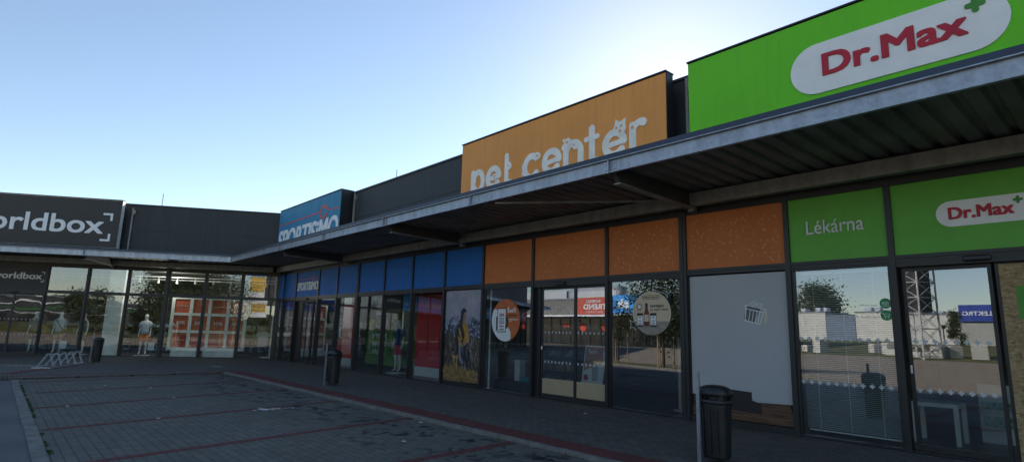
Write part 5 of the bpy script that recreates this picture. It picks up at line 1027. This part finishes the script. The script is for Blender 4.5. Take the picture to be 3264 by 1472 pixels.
x, y = AZ(-48.6, 74, C0); tree(x, y, 9.2, 3.2, 1.6, 30000, 'broad dark tree on the grass, reflected beside the sale grid', 43, ls=.14)
x, y = AZ(-54.3, 78, C0); tree(x, y, 4.6, 1.6, 1.2, 2500, 'small round tree reflected between the mannequins', 44, ls=.11)
x, y = AZ(-55.9, 80, C0); tree(x, y, 4.0, 1.4, 1.2, 2000, 'smaller round tree left of the other one in the left wing glass', 45, ls=.11)
x, y = AZ(-51.2, 82, C0); tree(x, y, 4.6, 1.5, 1.4, 2000, 'slim tree reflected next to the white column', 46, ls=.11)
x, y = AZ(-46.0, 96, C0); tree(x, y, 4.4, 1.6, 1.2, 2000, 'low rounded tree reflected right of the broad dark tree', 49, ls=.12)
x, y = AZ(-100.6, 110); tree(x, y, 5.0, 1.3, .3, 2500, 'small dark conifer before the far white hall', 47, ls=.13, conic=True)
x, y = AZ(-110.2, 150); tree(x, y, 11.3, 5.5, 3, 6000, 'wide tree crown rising behind the far white halls', 48, ls=.3)
# low hall with green stripe, seen in the left wing glass
F = yup(6, -66, 0, math.pi); st = hall(F, -40, 4, 4.6, 18, 'low dark hall with white and green roof stripes behind the grass', mat('dark_hall', (.06, .06, .06), .7))
make(MB().box(-40, 4, 3.9, 4.03, .13, .2), 'white_stripe', LETW, st, F=F); make(MB().box(-40, 4, 3.3, 3.38, .02, .1), 'green_stripe', mat('green_stripe_paint', (.05, .45, .06), .5), st, F=F); make(MB().box(-40, 4, 2.7, 2.78, .02, .1), 'white_stripe', LETW, st, F=F)
for k in range(12): make(MB().box(-38 + k * 3.5, -36 + k * 3.5, .3, 2.4, .01, .05), 'window', MATS['dark_glass'], st, F=F)
# hedge and far wood
m = MB(); random.seed(77)
def mass(x0, x1, y, h, n, ls, m, jag=2.0):
    for i in range(n):
        x = random.uniform(x0, x1); hh = h * (.65 + .35 * math.sin(x * .21) * math.sin(x * .063 + 1)); v = Vector((x, y + random.uniform(-2, 2), LOTZ + hh * random.random() ** .7)); a = Vector((random.gauss(0, 1), random.gauss(0, 1), random.gauss(0, 1))).normalized(); b = a.cross(Vector((random.gauss(0, 1), random.gauss(0, 1), random.gauss(0, 1)))).normalized(); q = ls * random.uniform(.6, 1.4); m.quad(v - a * q, v + b * q * .6, v + a * q, v - b * q * .6)
mass(-160, -36, -150, 8, 9000, .9, m); mass(30, 160, -128, 7, 9000, .9, m)
setp(make(m, 'far_wood', LEAFM, F=FW, base=(0, -140, 0)), 'far belt of trees closing the horizon behind the halls', 'wood', None, 'stuff')
m = MB(); mass(-2, 60, -36, 1.6, 9000, .16, m); setp(make(m, 'hedge', mat('yellowing_hedge', (.13, .11, .02), .8, var=.5, vscale=1), F=FW, base=(30, -36, 0)), 'low yellowing hedge along the grass', 'hedge', None, 'stuff')
# ------------------------------------------------------------------ camera and light
cam = bpy.data.cameras.new('camera'); co = bpy.data.objects.new('camera', cam); COL.objects.link(co)
r_, u_, f_ = Vector((0.66867, 0.743076, 0.026818)), Vector((0.112133, -0.136428, 0.984283)), Vector((-0.735056, 0.655153, 0.174548))
co.matrix_world = frame((0, 0, 1.5), r_, u_, -f_)
cam.sensor_width = 36; cam.lens = 36 * 1820.6 / 3264; cam.clip_end = 2000; cam.clip_start = .05
S.camera = co
SUNV = Vector((-.482, .769, .419)).normalized(); ELEV = math.asin(SUNV.z); ROT = math.atan2(SUNV.x, SUNV.y)
wo = bpy.data.worlds.new('World'); S.world = wo; wo.use_nodes = True
sk = wo.node_tree.nodes.new('ShaderNodeTexSky'); sk.sky_type = 'NISHITA'; sk.sun_disc = False; sk.sun_elevation = ELEV; sk.sun_rotation = ROT
sk.air_density = 1.0; sk.dust_density = 0.12; sk.ozone_density = 2.0
wb = wo.node_tree.nodes.new('ShaderNodeMix'); wb.data_type = 'RGBA'; wb.blend_type = 'MULTIPLY'; wb.inputs[0].default_value = 1; wb.inputs[7].default_value = (1.07, .985, .91, 1)
wo.node_tree.links.new(sk.outputs[0], wb.inputs[6]); wo.node_tree.links.new(wb.outputs[2], wo.node_tree.nodes['Background'].inputs[0]); wo.node_tree.nodes['Background'].inputs[1].default_value = 0.135
sun = bpy.data.lights.new('sun', 'SUN'); sun.energy = 5.0; sun.angle = math.radians(.5); sun.color = (1, .88, .72)
so = bpy.data.objects.new('sun', sun); COL.objects.link(so); so.rotation_euler = SUNV.to_track_quat('Z', 'Y').to_euler()
lp = bpy.data.lights.new('shop_spot_fill', 'POINT'); lp.energy = 70; lp.color = (1, .95, .85); lp.shadow_soft_size = .12
lo_ = bpy.data.objects.new('shop_spot_fill', lp); COL.objects.link(lo_); lo_.location = FB @ Vector((-4.95, 3.4, -.38))   # added fill for mannequins and grid, standing in for the lit spot there
S.view_settings.view_transform = 'Standard'; S.view_settings.look = 'None'; S.view_settings.exposure = 0.6; S.view_settings.gamma = 1
S.cycles.max_bounces = 6; S.cycles.transparent_max_bounces = 16; S.cycles.use_denoising = True
